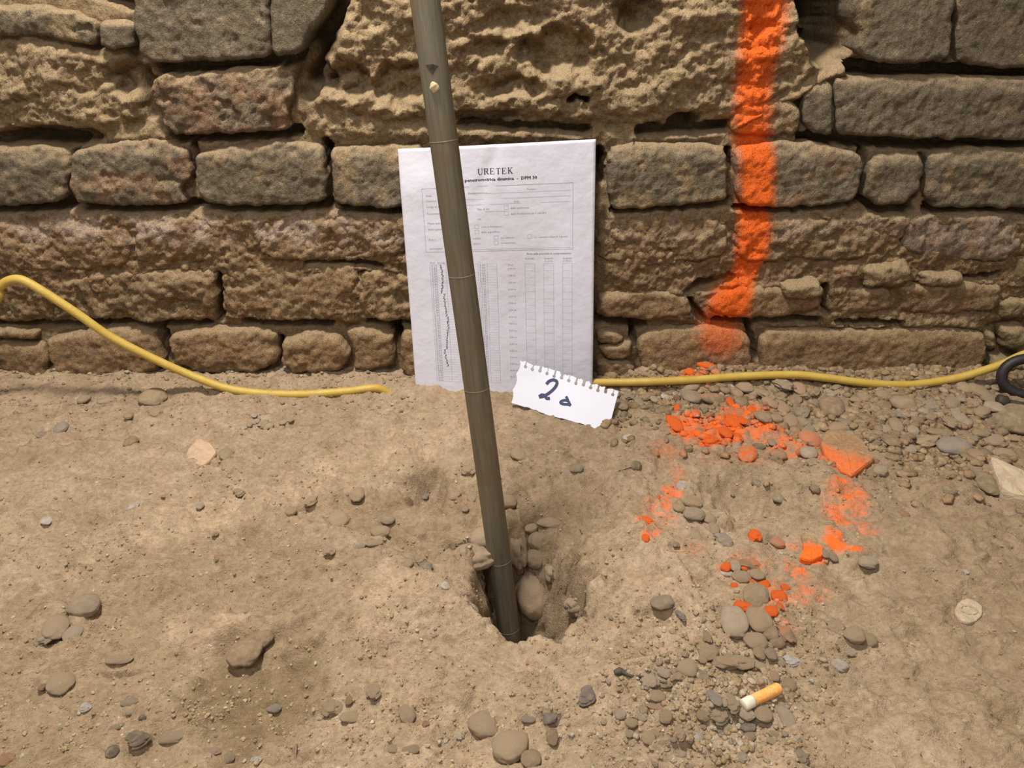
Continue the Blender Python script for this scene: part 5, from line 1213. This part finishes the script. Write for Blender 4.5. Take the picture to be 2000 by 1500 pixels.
K.build('pen_writing', M_PEN, note, 'thick dark blue handwriting')

# ------------------------------------------------------------------ yellow cable
def cy_(px, py, y): return ypt(px, py, y)
cab = [(-1.10, -.10, .012), (-.90, -.085, .010), (-.76, -.078, .014), (-.69, -.074, .035), cy_(-22,600,-.07), cy_(-2,563,-.07), cy_(20,547,-.07), cy_(46,548,-.07), cy_(90,573,-.068), cy_(150,612,-.065), cy_(210,654,-.060), cy_(270,686,-.055), cy_(340,719,-.050),
       cy_(400,744,-.047), cy_(450,760,-.046), cy_(520,769,-.046), cy_(600,770,-.045), cy_(680,764,-.042), cy_(735,758,-.037)]
x_, y_, z_ = cab[-1]; cab += [(x_ + .022, y_ + .006, gz_at(x_ + .022, y_ + .006) - .009), (-.085, -.0150, gz_at(-.085, -.014) - .006), (-.03, -.0140, .004), (.05, -.0135, .005), cy_(1120,748,-.0145), cy_(1165,747,-.021), cy_(1250,746,-.034),
        cy_(1350,742,-.036), cy_(1450,735,-.034), cy_(1550,732,-.034), cy_(1620,739,-.036), cy_(1700,749,-.038), cy_(1780,751,-.038), cy_(1860,740,-.038), cy_(1910,727,-.040), cy_(1960,710,-.042), cy_(2010,690,-.045), cy_(2080,690,-.05)]
V, Fs = tube(smooth_path(cab, 8), .0047, 16)
m = NT('yellow_rubber'); n1 = m.noise(60, 4, .6); n2 = m.noise(500, 3, .6)
c = m.ramp(n1, .35, .7, (.42, .275, .035, 1), (.50, .345, .065, 1)); c = m.mix(m.math('MULTIPLY', m.ramp(n2, .5, .7), .35), c, (.5, .37, .2, 1))
M_CAB = m.out(c, .5, m.bump(n2, .0003), .4)
tag(mesh_py('electric_cable', V, Fs, M_CAB, None, True), 'yellow rubber cable running along the wall foot, partly buried and behind the sheet', 'cable')

# black ring and dark bar at the right edge
M_BLK = simple('black_rubber', (.018, .014, .013, 1), .55, nscale=200, var=.3)
c0 = Vector(ypt(2008, 736, -.060)); V = []; Fs = []; NR_, NS = 48, 14
fw = Vector((-.25, -.93, .28)).normalized(); sx_ = Vector((1, 0, 0)) - fw * fw.x; sx_.normalize(); sz_ = sx_.cross(fw)
for i in range(NR_):
    a = 2 * PI * i / NR_; d = sx_ * math.cos(a) * .0265 + sz_ * math.sin(a) * .0205; nn = d.normalized()
    for j in range(NS):
        b = 2 * PI * j / NS; V.append(c0 + d + nn * math.cos(b) * .0060 + fw * math.sin(b) * .0060); Fs.append((i * NS + j, i * NS + (j + 1) % NS, ((i + 1) % NR_) * NS + (j + 1) % NS, ((i + 1) % NR_) * NS + j))
tag(mesh_py('rubber_ring', V, Fs, M_BLK, None, True), 'black rubber ring standing at the right edge where the cable ends', 'ring')
h0 = Vector(hit(1952, 790)[:3]) + Vector((0, 0, .004)); h1 = Vector(hit(2040, 806)[:3]) + Vector((0, 0, .004)); bar = empty('iron_peg', h0, 'dark iron peg with a blunt head, lying at the right edge below the ring', 'peg')
M_IRON = simple('dark_iron', (.05, .036, .026, 1), .7, .3, nscale=150, var=.4)
d = (h1 - h0); V, Fs = tube([d * .1, d * .5, d], .0034, 12); mesh_py('shank', V, Fs, M_IRON, bar, True)
u = d.normalized(); V, Fs = tube([-u * .0045, -u * .003, u * .006, u * .009], [.0045, .0072, .0066, .0034], 14); mesh_py('head', V, Fs, M_IRON, bar, True)

# ------------------------------------------------------------------ cigarette butt
a = Vector(hit(1453, 1386)[:3]); b = Vector(hit(1519, 1354)[:3]); a.z += .0035; b.z += .0042; ax_ = (b - a); Lb = ax_.length; ax_.normalize()
but = empty('cigarette_butt', a, 'cigarette butt with orange tan filter and short white end', 'cigarette')
but.rotation_euler = ax_.to_track_quat('Z', 'Y').to_euler()
def crumple(prof, n=24, amp=.0003, seed=0, caps=True):
    V, Fs = lathe(prof, n)
    V = [(x * (1 + amp / .004 * mnoise.noise(Vector((x * 260, y * 260, z * 160 + seed)))), y * (1 + amp / .004 * mnoise.noise(Vector((x * 260, y * 260, z * 160 + seed + 5)))), z) for x, y, z in V]; return V, Fs
fz = Lb * .24
m = NT('filter_paper'); n1 = m.noise(600, 3, .6); M_FILT = m.out(m.ramp(n1, .35, .7, (.66, .30, .07, 1), (.80, .42, .13, 1)), .7, m.bump(n1, .0002), .3)
V, Fs = crumple([(.0039, fz)] + [(.00392, fz + (Lb - fz) * k / 8) for k in range(1, 8)] + [(.0040, Lb - .0004), (.0037, Lb)]); mesh_py('filter', V, Fs, M_FILT, but, True)
M_CIG = simple('cigarette_paper', (.66, .58, .44, 1), .8, nscale=120, var=.15)
V, Fs = crumple([(.0034, -.0015), (.0040, -.001), (.0041, fz * .3), (.0040, fz * .7), (.0039, fz)], amp=.0009, seed=3); mesh_py('paper_end', V, Fs, M_CIG, but, True)['label'] = 'short crumpled white end'
M_FIB = simple('filter_fibre', (.75, .62, .42, 1), .9, nscale=900, var=.2)
V, Fs = lathe([(.0036, Lb), (.0034, Lb + .0003), (.001, Lb + .0004)]); mesh_py('filter_core', V, Fs, M_FIB, but, True)
